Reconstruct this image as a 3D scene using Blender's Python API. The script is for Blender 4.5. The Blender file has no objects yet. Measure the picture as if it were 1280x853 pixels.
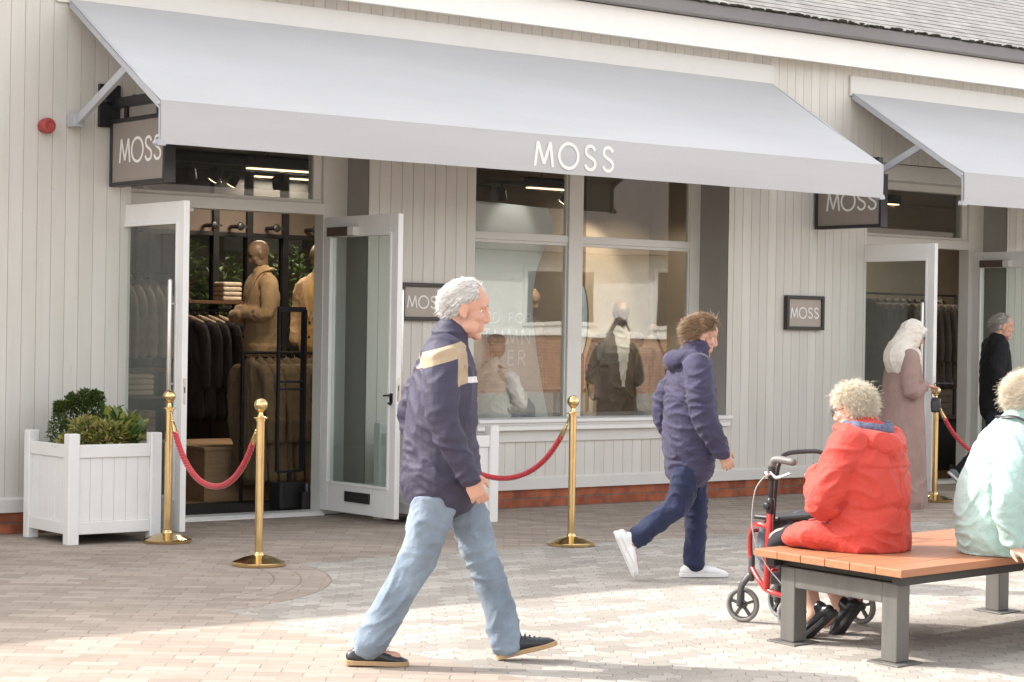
import bpy, bmesh, math, random
from mathutils import Vector, Matrix, Quaternion, noise
R = math.radians
PI = math.pi
V = Vector
random.seed(7)
S = bpy.context.scene
COL = S.collection

# ------------------------------------------------------------------ materials
def newmat(name):
    m = bpy.data.materials.new(name)
    m.use_nodes = True
    nt = m.node_tree
    nt.nodes.clear()
    out = nt.nodes.new('ShaderNodeOutputMaterial')
    return m, nt, out

def N(nt, typ, **kw):
    n = nt.nodes.new(typ)
    for k, v in kw.items():
        if k.startswith('i_'):
            key = k[2:]
            key = int(key) if key.isdigit() else key.replace('_', ' ')
            n.inputs[key].default_value = v
        else:
            setattr(n, k, v)
    return n

def rgb(c): return (c[0], c[1], c[2], 1.0)

def ramp(nt, stops, interp='LINEAR'):
    n = nt.nodes.new('ShaderNodeValToRGB')
    n.color_ramp.interpolation = interp
    e = n.color_ramp.elements
    while len(e) > 1: e.remove(e[0])
    e[0].position = stops[0][0]; e[0].color = rgb(stops[0][1])
    for p, c in stops[1:]:
        x = e.new(p); x.color = rgb(c)
    return n

def mix(nt, a, b, fac, mode='MIX'):
    n = nt.nodes.new('ShaderNodeMix'); n.data_type = 'RGBA'; n.blend_type = mode
    for sock, v in ((n.inputs[0], fac), (n.inputs[6], a), (n.inputs[7], b)):
        if hasattr(v, 'is_output') or isinstance(v, bpy.types.NodeSocket): nt.links.new(v, sock)
        elif isinstance(v, (tuple, list)): sock.default_value = rgb(v)
        else: sock.default_value = v
    return n.outputs[2]

def math_(nt, op, a, b=None, c=None):
    n = nt.nodes.new('ShaderNodeMath'); n.operation = op
    for i, v in enumerate((a, b, c)):
        if v is None: continue
        if isinstance(v, bpy.types.NodeSocket): nt.links.new(v, n.inputs[i])
        else: n.inputs[i].default_value = v
    return n.outputs[0]

def mat(name, c, rough=.6, metal=0, var=.12, vs=6, bump=.0, bs=120, spec=.5, aniso=None, sss=0, coat=0, sheen=0):
    """base colour broken up by two scales of noise, with optional fine bump"""
    m, nt, out = newmat(name)
    p = N(nt, 'ShaderNodeBsdfPrincipled', i_Roughness=rough, i_Metallic=metal)
    p.inputs['Specular IOR Level'].default_value = spec
    tc = N(nt, 'ShaderNodeTexCoord')
    src = tc.outputs['Object']
    if aniso:
        mp = N(nt, 'ShaderNodeMapping'); mp.inputs['Scale'].default_value = aniso
        nt.links.new(src, mp.inputs[0]); src = mp.outputs[0]
    n1 = N(nt, 'ShaderNodeTexNoise', i_Scale=vs, i_Detail=6, i_Roughness=.6)
    nt.links.new(src, n1.inputs['Vector'])
    lo = tuple(max(0, x*(1-var)) for x in c); hi = tuple(min(1, x*(1+var)) for x in c)
    rp = ramp(nt, [(.3, lo), (.7, hi)])
    nt.links.new(n1.outputs[0], rp.inputs[0])
    nt.links.new(rp.outputs[0], p.inputs['Base Color'])
    if rough < 1:
        r2 = ramp(nt, [(.3, (max(0, rough-.06),)*3), (.7, (min(1, rough+.08),)*3)])
        nt.links.new(n1.outputs[0], r2.inputs[0]); nt.links.new(r2.outputs[0], p.inputs['Roughness'])
    if bump:
        n2 = N(nt, 'ShaderNodeTexNoise', i_Scale=bs, i_Detail=4)
        nt.links.new(src, n2.inputs['Vector'])
        b = N(nt, 'ShaderNodeBump', i_Strength=bump, i_Distance=.01)
        nt.links.new(n2.outputs[0], b.inputs['Height']); nt.links.new(b.outputs[0], p.inputs['Normal'])
    if sss:
        p.inputs['Subsurface Weight'].default_value = sss
        p.inputs['Subsurface Radius'].default_value = (.012, .005, .003)
        p.inputs['Subsurface Scale'].default_value = .5
    if coat: p.inputs['Coat Weight'].default_value = coat
    if sheen:
        p.inputs['Sheen Weight'].default_value = sheen
    nt.links.new(p.outputs[0], out.inputs[0])
    return m

def glass(name, tint=(.93, .95, .94), wob=.02, ws=1.2, fmin=.0):
    m, nt, out = newmat(name)
    t = N(nt, 'ShaderNodeBsdfTransparent', i_Color=rgb(tint))
    g = N(nt, 'ShaderNodeBsdfGlossy', i_Roughness=.01)
    f = N(nt, 'ShaderNodeLayerWeight')
    tc = N(nt, 'ShaderNodeTexCoord')
    nz = N(nt, 'ShaderNodeTexNoise', i_Scale=ws, i_Detail=1)
    nt.links.new(tc.outputs['Object'], nz.inputs['Vector'])
    b = N(nt, 'ShaderNodeBump', i_Strength=wob, i_Distance=.1)
    nt.links.new(nz.outputs[0], b.inputs['Height']); nt.links.new(b.outputs[0], g.inputs['Normal'])
    fac = math_(nt, 'ADD', math_(nt, 'MULTIPLY', math_(nt, 'POWER', f.outputs['Facing'], 4.0), .9), .045+fmin)
    ms = N(nt, 'ShaderNodeMixShader')
    nt.links.new(fac, ms.inputs[0]); nt.links.new(t.outputs[0], ms.inputs[1]); nt.links.new(g.outputs[0], ms.inputs[2])
    nt.links.new(ms.outputs[0], out.inputs[0])
    return m

def emit(name, c, s):
    m, nt, out = newmat(name)
    e = N(nt, 'ShaderNodeEmission', i_Color=rgb(c), i_Strength=s)
    nt.links.new(e.outputs[0], out.inputs[0]); return m

def leafmat(name, stops, rough=.45, trans=.35):
    m, nt, out = newmat(name)
    g = N(nt, 'ShaderNodeNewGeometry')
    rp = ramp(nt, stops)
    nt.links.new(g.outputs['Random Per Island'], rp.inputs[0])
    p = N(nt, 'ShaderNodeBsdfPrincipled', i_Roughness=rough)
    nt.links.new(rp.outputs[0], p.inputs['Base Color'])
    tr = N(nt, 'ShaderNodeBsdfTranslucent'); nt.links.new(rp.outputs[0], tr.inputs[0])
    ms = N(nt, 'ShaderNodeMixShader'); ms.inputs[0].default_value = trans
    nt.links.new(p.outputs[0], ms.inputs[1]); nt.links.new(tr.outputs[0], ms.inputs[2])
    nt.links.new(ms.outputs[0], out.inputs[0]); return m

# ------------------------------------------------------------------ mesh builder
def catmull(pts, k=5):
    """pts: list of equal-length float lists; returns a smooth resampling through them"""
    out = []
    n = len(pts)
    if n < 3: k = max(2, k)
    for i in range(n-1):
        p0 = pts[max(i-1, 0)]; p1 = pts[i]; p2 = pts[i+1]; p3 = pts[min(i+2, n-1)]
        for j in range(k):
            t = j/k; t2 = t*t; t3 = t2*t
            out.append([.5*((2*b) + (-a+c)*t + (2*a-5*b+4*c-d)*t2 + (-a+3*b-3*c+d)*t3) for a, b, c, d in zip(p0, p1, p2, p3)])
    out.append(list(pts[-1]))
    return out

class MB:
    def __init__(s): s.v = []; s.f = []; s.mi = []
    def _add(s, vs, fs, mi=0):
        o = len(s.v); s.v += [tuple(x) for x in vs]
        for f in fs: s.f.append(tuple(i+o for i in f)); s.mi.append(mi)
        return s
    def box(s, x0, x1, y0, y1, z0, z1, mi=0, M=None):
        vs = [V((x, y, z)) for x in (x0, x1) for y in (y0, y1) for z in (z0, z1)]
        if M: vs = [M @ v for v in vs]
        return s._add(vs, [(0,1,3,2),(4,6,7,5),(0,4,5,1),(2,3,7,6),(0,2,6,4),(1,5,7,3)], mi)
    def prism(s, poly, d0, d1, axis='y', mi=0, M=None):
        """poly in the two other axes, extruded along axis"""
        n = len(poly)
        def mk(a, b, d): return V((d, a, b)) if axis == 'x' else V((a, d, b)) if axis == 'y' else V((a, b, d))
        vs = [mk(a, b, d0) for a, b in poly] + [mk(a, b, d1) for a, b in poly]
        if M: vs = [M @ v for v in vs]
        fs = [tuple(range(n)), tuple(range(2*n-1, n-1, -1))] + [(i, i+n, (i+1) % n+n, (i+1) % n) for i in range(n)]
        return s._add(vs, fs, mi)
    def bar(s, a, b, w, h=None, up=V((0, 0, 1)), mi=0):
        a, b = V(a), V(b); h = h or w; t = (b-a).normalized()
        if abs(t.dot(up)) > .99: up = V((0, 1, 0))
        sd = t.cross(up).normalized(); u = sd.cross(t)
        vs = [p + sd*i*w/2 + u*j*h/2 for p in (a, b) for i in (-1, 1) for j in (-1, 1)]
        return s._add(vs, [(0,1,3,2),(4,6,7,5),(0,4,5,1),(2,3,7,6),(0,2,6,4),(1,5,7,3)], mi)
    def tube(s, pts, rad, n=10, side=None, k=4, smooth=True, cap=2, mi=0, closed=False):
        """swept tube through pts; rad: number, list of numbers or list of (along side, across) pairs"""
        m = len(pts)
        if not isinstance(rad, (list, tuple)): rad = [rad]*m
        rr = [(r, r) if not isinstance(r, (tuple, list)) else r for r in rad]
        rows = [list(p)+list(r) for p, r in zip(pts, rr)]
        if smooth and m > 2: rows = catmull(rows, k)
        P = [V(r[:3]) for r in rows]; RA = [max(.0005, r[3]) for r in rows]; RB = [max(.0005, r[4]) for r in rows]
        T = []
        for i in range(len(P)):
            a = P[max(i-1, 0)]; b = P[min(i+1, len(P)-1)]
            t = b-a
            T.append(t.normalized() if t.length > 1e-9 else V((0, 0, 1)))
        if cap:
            r0 = min(RA[0], RB[0]); r1 = min(RA[-1], RB[-1]); 
            pre = []; post = []
            for j in range(1, cap+1):
                th = j/cap*PI/2*.94
                pre.insert(0, (P[0]-T[0]*r0*math.sin(th), RA[0]-r0+r0*math.cos(th), RB[0]-r0+r0*math.cos(th), T[0]))
                post.append((P[-1]+T[-1]*r1*math.sin(th), RA[-1]-r1+r1*math.cos(th), RB[-1]-r1+r1*math.cos(th), T[-1]))
            P = [x[0] for x in pre]+P+[x[0] for x in post]; RA = [x[1] for x in pre]+RA+[x[1] for x in post]
            RB = [x[2] for x in pre]+RB+[x[2] for x in post]; T = [x[3] for x in pre]+T+[x[3] for x in post]
        sd = V(side) if side else (V((0, 1, 0)) if abs(T[0].y) < .8 else V((1, 0, 0)))
        vs = []; fs = []
        for i, p in enumerate(P):
            q = sd - T[i]*sd.dot(T[i])
            if q.length < 1e-4: q = T[i].orthogonal()
            q.normalize()
            if not side: sd = q
            u = T[i].cross(q)
            for j in range(n):
                a = 2*PI*j/n
                vs.append(p + q*RA[i]*math.cos(a) + u*RB[i]*math.sin(a))
        L = len(P)
        for i in range(L-1):
            for j in range(n):
                fs.append((i*n+j, i*n+(j+1) % n, (i+1)*n+(j+1) % n, (i+1)*n+j))
        fs.append(tuple(range(n-1, -1, -1))); fs.append(tuple(range((L-1)*n, L*n)))
        return s._add(vs, fs, mi)
    def lathe(s, prof, c=(0, 0, 0), n=24, mi=0, M=None):
        vs = []; fs = []
        for r, z in prof:
            for j in range(n):
                a = 2*PI*j/n; vs.append(V((r*math.cos(a), r*math.sin(a), z)))
        if M: vs = [M @ v for v in vs]
        vs = [v+V(c) for v in vs]
        for i in range(len(prof)-1):
            for j in range(n): fs.append((i*n+j, i*n+(j+1) % n, (i+1)*n+(j+1) % n, (i+1)*n+j))
        fs.append(tuple(range(n-1, -1, -1))); fs.append(tuple(range((len(prof)-1)*n, len(prof)*n)))
        return s._add(vs, fs, mi)
    def ell(s, c, r, M=None, n=14, mi=0):
        if not isinstance(r, (tuple, list)): r = (r, r, r)
        vs = []; fs = []; h = n//2+1
        for i in range(h+1):
            th = PI*(i+.02)/(h+.04)
            for j in range(n):
                a = 2*PI*j/n
                vs.append(V((r[0]*math.sin(th)*math.cos(a), r[1]*math.sin(th)*math.sin(a), r[2]*math.cos(th))))
        if M: vs = [M @ v for v in vs]
        vs = [v+V(c) for v in vs]
        for i in range(h):
            for j in range(n): fs.append((i*n+j, (i+1)*n+j, (i+1)*n+(j+1) % n, i*n+(j+1) % n))
        fs.append(tuple(range(n))); fs.append(tuple(range((h+1)*n-1, h*n-1, -1)))
        return s._add(vs, fs, mi)
    def quad(s, a, b, c, d, mi=0): return s._add([a, b, c, d], [(0, 1, 2, 3)], mi)
    def tri(s, a, b, c, mi=0): return s._add([a, b, c], [(0, 1, 2)], mi)
    def mesh(s, name):
        me = bpy.data.meshes.new(name); me.from_pydata(s.v, [], s.f); me.update()
        return me
    def build(s, name, m, parent=None, bevel=0, smooth=False, fix=True, loc=None, rz=None, seg=2):
        me = s.mesh(name)
        ms = m if isinstance(m, (list, tuple)) else [m]
        for x in ms: me.materials.append(x)
        if len(ms) > 1: me.polygons.foreach_set('material_index', s.mi)
        if fix:
            bm = bmesh.new(); bm.from_mesh(me); bmesh.ops.recalc_face_normals(bm, faces=bm.faces); bm.to_mesh(me); bm.free()
        if smooth: me.polygons.foreach_set('use_smooth', [True]*len(me.polygons))
        o = bpy.data.objects.new(name, me); COL.objects.link(o)
        if parent: o.parent = parent
        if loc is not None: o.location = loc
        if rz is not None: o.rotation_euler = (0, 0, rz)
        if bevel:
            b = o.modifiers.new('bevel', 'BEVEL'); b.width = bevel; b.segments = seg; b.limit_method = 'ANGLE'; b.angle_limit = R(35)
        return o
    def blob(s, name, m, parent=None, voxel=.008, smooth=4, wr=None, face_mat=None, post=None):
        """fuse the closed pieces into ONE continuous surface, relax it, and push folds into it"""
        me = s.mesh(name+'_pieces'); o = bpy.data.objects.new(name, me); COL.objects.link(o)
        r = o.modifiers.new('r', 'REMESH'); r.mode = 'VOXEL'; r.voxel_size = voxel; r.use_smooth_shade = True
        if smooth:
            q = o.modifiers.new('s', 'SMOOTH'); q.factor = .5; q.iterations = smooth
        dg = bpy.context.evaluated_depsgraph_get(); dg.update()
        me2 = bpy.data.meshes.new_from_object(o.evaluated_get(dg)); me2.name = name
        bpy.data.objects.remove(o); bpy.data.meshes.remove(me)
        ms = m if isinstance(m, (list, tuple)) else [m]
        me2.materials.clear()
        for x in ms: me2.materials.append(x)
        if wr: wrinkle(me2, **wr)
        if post:
            for v in me2.vertices: v.co = post(v.co)
        if face_mat:
            for p in me2.polygons: p.material_index = face_mat(p.center, p.normal)
        else:
            me2.polygons.foreach_set('material_index', [0]*len(me2.polygons))
        me2.polygons.foreach_set('use_smooth', [True]*len(me2.polygons)); me2.update()
        o = bpy.data.objects.new(name, me2); COL.objects.link(o)
        if parent: o.parent = parent
        return o

def wrinkle(me, amp=.006, sc=(7, 7, 16), seed=0, fine=.3, where=None):
    off = V((seed*3.7, seed*1.3, seed*2.1))
    nn = noise.noise
    new = []
    for v in me.vertices:
        p = v.co
        w = nn(V((p.x*3, p.y*3, p.z*3))+off)*.9
        q = V((p.x*sc[0]+w, p.y*sc[1]+w, p.z*sc[2]+w*2.5))+off
        a = 1-abs(nn(q))*2.2
        b = 1-abs(nn(q*2.3+V((5, 1, 2))))*2.2
        k = amp*(a*a*(1 if a > 0 else -.5)-.35 + fine*b)
        if where: k *= where(p)
        new.append(p+v.normal*k)
    for v, c in zip(me.vertices, new): v.co = c
    me.update()

# ------------------------------------------------------------------ scene bookkeeping
def tag(o, label=None, cat=None, group=None, kind=None):
    if label: o['label'] = label
    if cat: o['category'] = cat
    if group: o['group'] = group
    if kind: o['kind'] = kind
    return o

def thing(name, label, cat, loc=(0, 0, 0), rz=0, group=None):
    o = bpy.data.objects.new(name, None); COL.objects.link(o)
    o.empty_display_size = .1; o.location = loc; o.rotation_euler = (0, 0, rz)
    return tag(o, label, cat, group)

def kids(o): return list(o.children)
def copy_tree(o, parent=None):
    c = o.copy(); COL.objects.link(c)
    if parent: c.parent = parent
    for ch in kids(o): copy_tree(ch, c)
    return c
def dup(o, loc, rz=None, label=None):
    c = copy_tree(o); c.location = loc
    if rz is not None: c.rotation_euler = (0, 0, rz)
    if label: c['label'] = label
    return c

# ------------------------------------------------------------------ lettering: strokes in a unit-high box
def arc(cx, cy, rx, ry, a0, a1, n=20):
    return [(cx+rx*math.cos(R(a0+(a1-a0)*i/n)), cy+ry*math.sin(R(a0+(a1-a0)*i/n))) for i in range(n+1)]
def _s():
    k = [(.57,.80),(.47,.93),(.31,.98),(.15,.92),(.08,.76),(.15,.61),(.33,.51),(.51,.41),(.59,.25),(.51,.08),(.33,.015),(.16,.06),(.05,.2)]
    return [tuple(p) for p in catmull([list(p) for p in k], 4)]
GLY = {
 'M': (.92, [[(0, 0), (.14, 1)], [(.14, 1), (.46, .1)], [(.46, .1), (.78, 1)], [(.78, 1), (.92, 0)]]),
 'O': (1.0, [arc(.5, .5, .5, .5, 0, 360, 36)]),
 'S': (.63, [_s()]),
 'E': (.5, [[(0, 0), (0, 1)], [(0, 1), (.5, 1)], [(0, .52), (.44, .52)], [(0, 0), (.5, 0)]]),
 'D': (.7, [[(0, 0), (0, 1)], [(0, 1), (.25, 1)]+arc(.25, .5, .45, .5, 90, -90, 16)+[(0, 0)]]),
 'F': (.48, [[(0, 0), (0, 1)], [(0, 1), (.48, 1)], [(0, .52), (.42, .52)]]),
 'R': (.56, [[(0, 0), (0, 1)], [(0, 1), (.28, 1)]+arc(.28, .74, .26, .26, 90, -90, 12)+[(0, .48)], [(.25, .48), (.56, 0)]]),
 'T': (.6, [[(.3, 0), (.3, 1)], [(0, 1), (.6, 1)]]),
 'U': (.66, [[(0, 1), (0, .33)]+arc(.33, .33, .33, .33, 180, 360, 14)+[(.66, 1)]]),
 'N': (.7, [[(0, 0), (0, 1)], [(0, 1), (.7, 0)], [(.7, 0), (.7, 1)]]),
}
def letters(text, height, M, root, m, thick=.1, gap=.2, depth=.002, center=True):
    """every letter a part of its own"""
    w = sum(GLY[c][0] if c in GLY else .5 for c in text)+gap*(len(text)-1); x = -w/2 if center else 0
    for c in text:
        if c != ' ':
            part(lettering(c, height, M @ Matrix.Translation((x*height, 0, 0)), thick, gap, depth, False), 'letter', m, root)
        x += (GLY[c][0] if c in GLY else .5)+gap

def lettering(text, height, M, thick=.1, gap=.2, depth=.004, center=True, mi=0, mb=None):
    """strokes laid in the local x (reading direction), z (up) plane, standing proud along -y; M places them"""
    mb = mb or MB()
    w = sum(GLY[c][0] if c in GLY else .5 for c in text)+gap*(len(text)-1)
    x = -w/2 if center else 0
    for c in text:
        if c == ' ': x += .5+gap; continue
        gw, strokes = GLY[c]
        for si, st in enumerate(strokes):
            dp = depth+si*.0004
            n = len(st); closed = n > 3 and abs(st[0][0]-st[-1][0]) < 1e-6 and abs(st[0][1]-st[-1][1]) < 1e-6
            L = []; Rr = []
            for i, (a, b) in enumerate(st):
                p = st[i-1] if i else (st[-2] if closed else st[0]); q = st[i+1] if i < n-1 else (st[1] if closed else st[-1])
                tx, tz = q[0]-p[0], q[1]-p[1]; l = math.hypot(tx, tz) or 1; tx /= l; tz /= l
                e = 0
                if not closed and n == 2: e = thick*.0
                L.append((a-tz*thick/2, b+tx*thick/2)); Rr.append((a+tz*thick/2, b-tx*thick/2))
            for i in range(n-1):
                pts = [L[i], L[i+1], Rr[i+1], Rr[i]]
                mb.prism([((x+a)*height, b*height) for a, b in pts], -dp, 0, 'y', mi, M)
        x += gw+gap
    return mb
# ------------------------------------------------------------------ palette
def boardmat():
    m, nt, out = newmat('painted_boards'); p = N(nt, 'ShaderNodeBsdfPrincipled', i_Roughness=.5)
    tc = N(nt, 'ShaderNodeTexCoord'); obj = tc.outputs['Object']; sx = N(nt, 'ShaderNodeSeparateXYZ'); nt.links.new(obj, sx.inputs[0])
    cell = math_(nt, 'FLOOR', math_(nt, 'DIVIDE', math_(nt, 'SUBTRACT', sx.outputs[0], 6.66-10), .1085))
    wn = N(nt, 'ShaderNodeTexWhiteNoise', noise_dimensions='1D'); nt.links.new(cell, wn.inputs['W'])
    r0 = ramp(nt, [(0, (.60, .58, .538)), (1, (.655, .635, .592))]); nt.links.new(wn.outputs[0], r0.inputs[0])
    mp = N(nt, 'ShaderNodeMapping'); mp.inputs['Scale'].default_value = (4, 4, .5); nt.links.new(obj, mp.inputs[0])
    n1 = N(nt, 'ShaderNodeTexNoise', i_Scale=2.0, i_Detail=7, i_Roughness=.65); nt.links.new(mp.outputs[0], n1.inputs[0])
    r1 = ramp(nt, [(.3, (.94, .935, .92)), (.6, (1.02,)*3)]); nt.links.new(n1.outputs[0], r1.inputs[0])
    n2 = N(nt, 'ShaderNodeTexNoise', i_Scale=26.0, i_Detail=4); nt.links.new(obj, n2.inputs[0])
    r2 = ramp(nt, [(.68, (1,)*3), (.76, (.8, .77, .72))]); nt.links.new(n2.outputs[0], r2.inputs[0])
    c = mix(nt, mix(nt, r0.outputs[0], r1.outputs[0], 1.0, 'MULTIPLY'), r2.outputs[0], .6, 'MULTIPLY')
    nt.links.new(c, p.inputs['Base Color'])
    bm = N(nt, 'ShaderNodeBump', i_Strength=.08, i_Distance=.01); nt.links.new(n1.outputs[0], bm.inputs['Height']); nt.links.new(bm.outputs[0], p.inputs['Normal'])
    nt.links.new(p.outputs[0], out.inputs[0]); return m
PAINT = boardmat()
PAINT_SM = mat('painted_trim', (.64, .63, .60), .45, var=.03, vs=4, bump=.03, bs=40)
RETURN = mat('taupe_render', (.33, .31, .285), .7, var=.05, vs=5, bump=.05)
WHITE = mat('white_gloss_paint', (.76, .755, .74), .35, var=.03, vs=5, bump=.03, bs=30)
FASCIA = mat('white_fascia', (.8, .79, .76), .4, var=.04, vs=2, bump=.03)
UPVC = mat('cream_frame', (.69, .68, .645), .4, var=.03, vs=5)
GUTTER = mat('grey_gutter', (.2, .19, .195), .45, var=.12, vs=3, aniso=(.3, 1, 4))
BLACK = mat('black_metal', (.018, .018, .02), .38, var=.2, vs=8)
SIGNFACE = mat('sign_taupe', (.27, .235, .21), .45, var=.03)
SIGNFRAME = mat('sign_frame', (.03, .028, .026), .4)
LETTER = mat('white_lettering', (.8, .79, .77), .5, var=.02)
CANVAS = mat('awning_canvas', (.475, .477, .485), .75, var=.055, vs=1.1, bump=.06, bs=220, aniso=(.4, 2, 2))
VALANCE = CANVAS
RAIL = mat('grey_powder_coat', (.42, .43, .46), .4, var=.05)
BRASS = mat('polished_brass', (.74, .55, .27), .16, metal=1, var=.08, vs=10)
STEEL = mat('brushed_steel', (.6, .58, .55), .28, metal=1, var=.06, aniso=(20, 20, 1))
RED = mat('red_moulding', (.33, .05, .042), .5)
GLASS = glass('shop_glass', (.90, .93, .92), .022, .8, .075)
DGLASS = glass('door_glass', (.87, .91, .89), .04, .8, .02)
WOODF = mat('interior_oak', (.33, .21, .11), .5, var=.2, vs=3, aniso=(1, 12, 1), bump=.05)
INTW = mat('interior_beige', (.36, .30, .235), .8, var=.05)
INTD = mat('interior_dark', (.02, .018, .016), .5)
CEIL = mat('interior_ceiling', (.46, .39, .32), .8)

def brickmat(name, c1, c2, mortar, bw, bh, ms=.008, rot=(0, 0, 0), bump=.5):
    m, nt, out = newmat(name)
    p = N(nt, 'ShaderNodeBsdfPrincipled', i_Roughness=.85)
    tc = N(nt, 'ShaderNodeTexCoord'); mp = N(nt, 'ShaderNodeMapping'); mp.inputs['Rotation'].default_value = rot
    nt.links.new(tc.outputs['Object'], mp.inputs[0])
    b = N(nt, 'ShaderNodeTexBrick', i_Scale=1.0, i_Mortar_Size=ms, i_Brick_Width=bw, i_Row_Height=bh, i_Bias=0.0, i_Mortar_Smooth=.3)
    b.inputs['Color1'].default_value = rgb(c1); b.inputs['Color2'].default_value = rgb(c2); b.inputs['Mortar'].default_value = rgb(mortar)
    nt.links.new(mp.outputs[0], b.inputs[0])
    nz = N(nt, 'ShaderNodeTexNoise', i_Scale=9.0, i_Detail=6); nt.links.new(tc.outputs['Object'], nz.inputs[0])
    rp = ramp(nt, [(.3, (.6, .6, .6)), (.7, (1.25, 1.2, 1.15))]); nt.links.new(nz.outputs[0], rp.inputs[0])
    nt.links.new(mix(nt, b.outputs[0], rp.outputs[0], 1.0, 'MULTIPLY'), p.inputs['Base Color'])
    bm = N(nt, 'ShaderNodeBump', i_Strength=bump, i_Distance=.01, invert=True)
    nt.links.new(b.outputs['Fac'], bm.inputs['Height']); nt.links.new(bm.outputs[0], p.inputs['Normal'])
    nt.links.new(p.outputs[0], out.inputs[0]); return m
PLINTH = brickmat('orange_brick', (.38, .12, .055), (.27, .075, .04), (.16, .13, .11), .225, .078, .006, rot=(R(90), 0, 0))
DADO = brickmat('opposite_brick', (.42, .19, .11), (.33, .13, .075), (.4, .36, .31), .225, .075, .012, rot=(R(90), 0, 0))

def paving():
    m, nt, out = newmat('block_paving')
    p = N(nt, 'ShaderNodeBsdfPrincipled', i_Roughness=.9)
    p.inputs['Specular IOR Level'].default_value = .25
    tc = N(nt, 'ShaderNodeTexCoord'); obj = tc.outputs['Object']
    sx = N(nt, 'ShaderNodeSeparateXYZ'); nt.links.new(obj, sx.inputs[0])
    X, Y = sx.outputs[0], sx.outputs[1]
    # edge wobble for hand-cut borders
    # zones: brown strip along the shops, a brown roundel in front of the door, brown to the left
    dx = math_(nt, 'SUBTRACT', X, 5.2); dy = math_(nt, 'SUBTRACT', Y, -2.35)
    rad = math_(nt, 'SQRT', math_(nt, 'ADD', math_(nt, 'MULTIPLY', dx, dx), math_(nt, 'MULTIPLY', dy, dy)))
    zone = math_(nt, 'MAXIMUM', math_(nt, 'MAXIMUM', math_(nt, 'GREATER_THAN', Y, -2.52), math_(nt, 'LESS_THAN', rad, 1.87)), math_(nt, 'LESS_THAN', X, 5.57))
    def blocks(rot, w, h, wave, wl, seed):
        mp = N(nt, 'ShaderNodeMapping'); mp.inputs['Rotation'].default_value = (0, 0, rot); mp.inputs['Location'].default_value = (seed, seed*.7, 0)
        nt.links.new(obj, mp.inputs[0])
        s2 = N(nt, 'ShaderNodeSeparateXYZ'); nt.links.new(mp.outputs[0], s2.inputs[0])
        nz = N(nt, 'ShaderNodeTexNoise', i_Scale=2.5, i_Detail=2); nt.links.new(mp.outputs[0], nz.inputs[0])
        nx = math_(nt, 'MULTIPLY', math_(nt, 'SUBTRACT', nz.outputs[0], .5), .03)
        tri_y = math_(nt, 'MULTIPLY', math_(nt, 'SUBTRACT', math_(nt, 'PINGPONG', s2.outputs[0], wl), wl/2), wave/wl*2)
        tri_x = math_(nt, 'MULTIPLY', math_(nt, 'SUBTRACT', math_(nt, 'PINGPONG', s2.outputs[1], h/2), h/4), wave/wl*1.2)
        cx = N(nt, 'ShaderNodeCombineXYZ')
        nt.links.new(math_(nt, 'ADD', math_(nt, 'ADD', s2.outputs[0], tri_x), nx), cx.inputs[0]); nt.links.new(math_(nt, 'ADD', math_(nt, 'ADD', s2.outputs[1], tri_y), nx), cx.inputs[1])
        b = N(nt, 'ShaderNodeTexBrick', i_Scale=1.0, i_Mortar_Size=.0035, i_Brick_Width=w, i_Row_Height=h, i_Mortar_Smooth=.4)
        b.inputs['Color1'].default_value = rgb((0, 0, 0)); b.inputs['Color2'].default_value = rgb((1, 1, 1)); b.inputs['Mortar'].default_value = rgb((.5, .5, .5))
        nt.links.new(cx.outputs[0], b.inputs[0])
        return b
    bb = blocks(R(38), .21, .105, .006, .1, .3)
    bg = blocks(R(-7), .225, .1125, .022, .05, 1.1)
    brown = mix(nt, (.345, .292, .248), (.395, .337, .288), bb.outputs[0])
    grey = mix(nt, (.34, .32, .29), (.415, .392, .358), bg.outputs[0])
    # roundel courses
    ring = None
    for r0 in (1.53, 1.69, 1.865):
        k = math_(nt, 'LESS_THAN', math_(nt, 'ABSOLUTE', math_(nt, 'SUBTRACT', rad, r0)), .006)
        ring = k if ring is None else math_(nt, 'MAXIMUM', ring, k)
    ring = math_(nt, 'MULTIPLY', ring, math_(nt, 'GREATER_THAN', X, 5.57))
    inring = math_(nt, 'MULTIPLY', math_(nt, 'MULTIPLY', math_(nt, 'LESS_THAN', Y, -2.52), ring), .55)
    col = mix(nt, grey, brown, zone)
    mort = math_(nt, 'ADD', math_(nt, 'MULTIPLY', bb.outputs['Fac'], zone), math_(nt, 'MULTIPLY', bg.outputs['Fac'], math_(nt, 'SUBTRACT', 1, zone)))
    # joints only partly filled: break them up
    jn = N(nt, 'ShaderNodeTexNoise', i_Scale=4.0, i_Detail=5); nt.links.new(obj, jn.inputs[0])
    jr = ramp(nt, [(.35, (.25,)*3), (.62, (1,)*3)]); nt.links.new(jn.outputs[0], jr.inputs[0])
    mort = math_(nt, 'MULTIPLY', mort, jr.outputs[0])
    mort = math_(nt, 'MINIMUM', math_(nt, 'ADD', mort, inring), 1.0)
    col = mix(nt, col, (.19, .16, .135), mort)
    st = N(nt, 'ShaderNodeTexNoise', i_Scale=.7, i_Detail=8, i_Roughness=.65); nt.links.new(obj, st.inputs[0])
    sr = ramp(nt, [(.3, (.8, .79, .78)), (.7, (1.12, 1.11, 1.1))]); nt.links.new(st.outputs[0], sr.inputs[0])
    col = mix(nt, col, sr.outputs[0], 1.0, 'MULTIPLY')
    fn = N(nt, 'ShaderNodeTexNoise', i_Scale=160.0, i_Detail=3); nt.links.new(obj, fn.inputs[0])
    fr = ramp(nt, [(.3, (.78,)*3), (.7, (1.2,)*3)]); nt.links.new(fn.outputs[0], fr.inputs[0])
    col = mix(nt, col, fr.outputs[0], 1.0, 'MULTIPLY')
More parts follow.
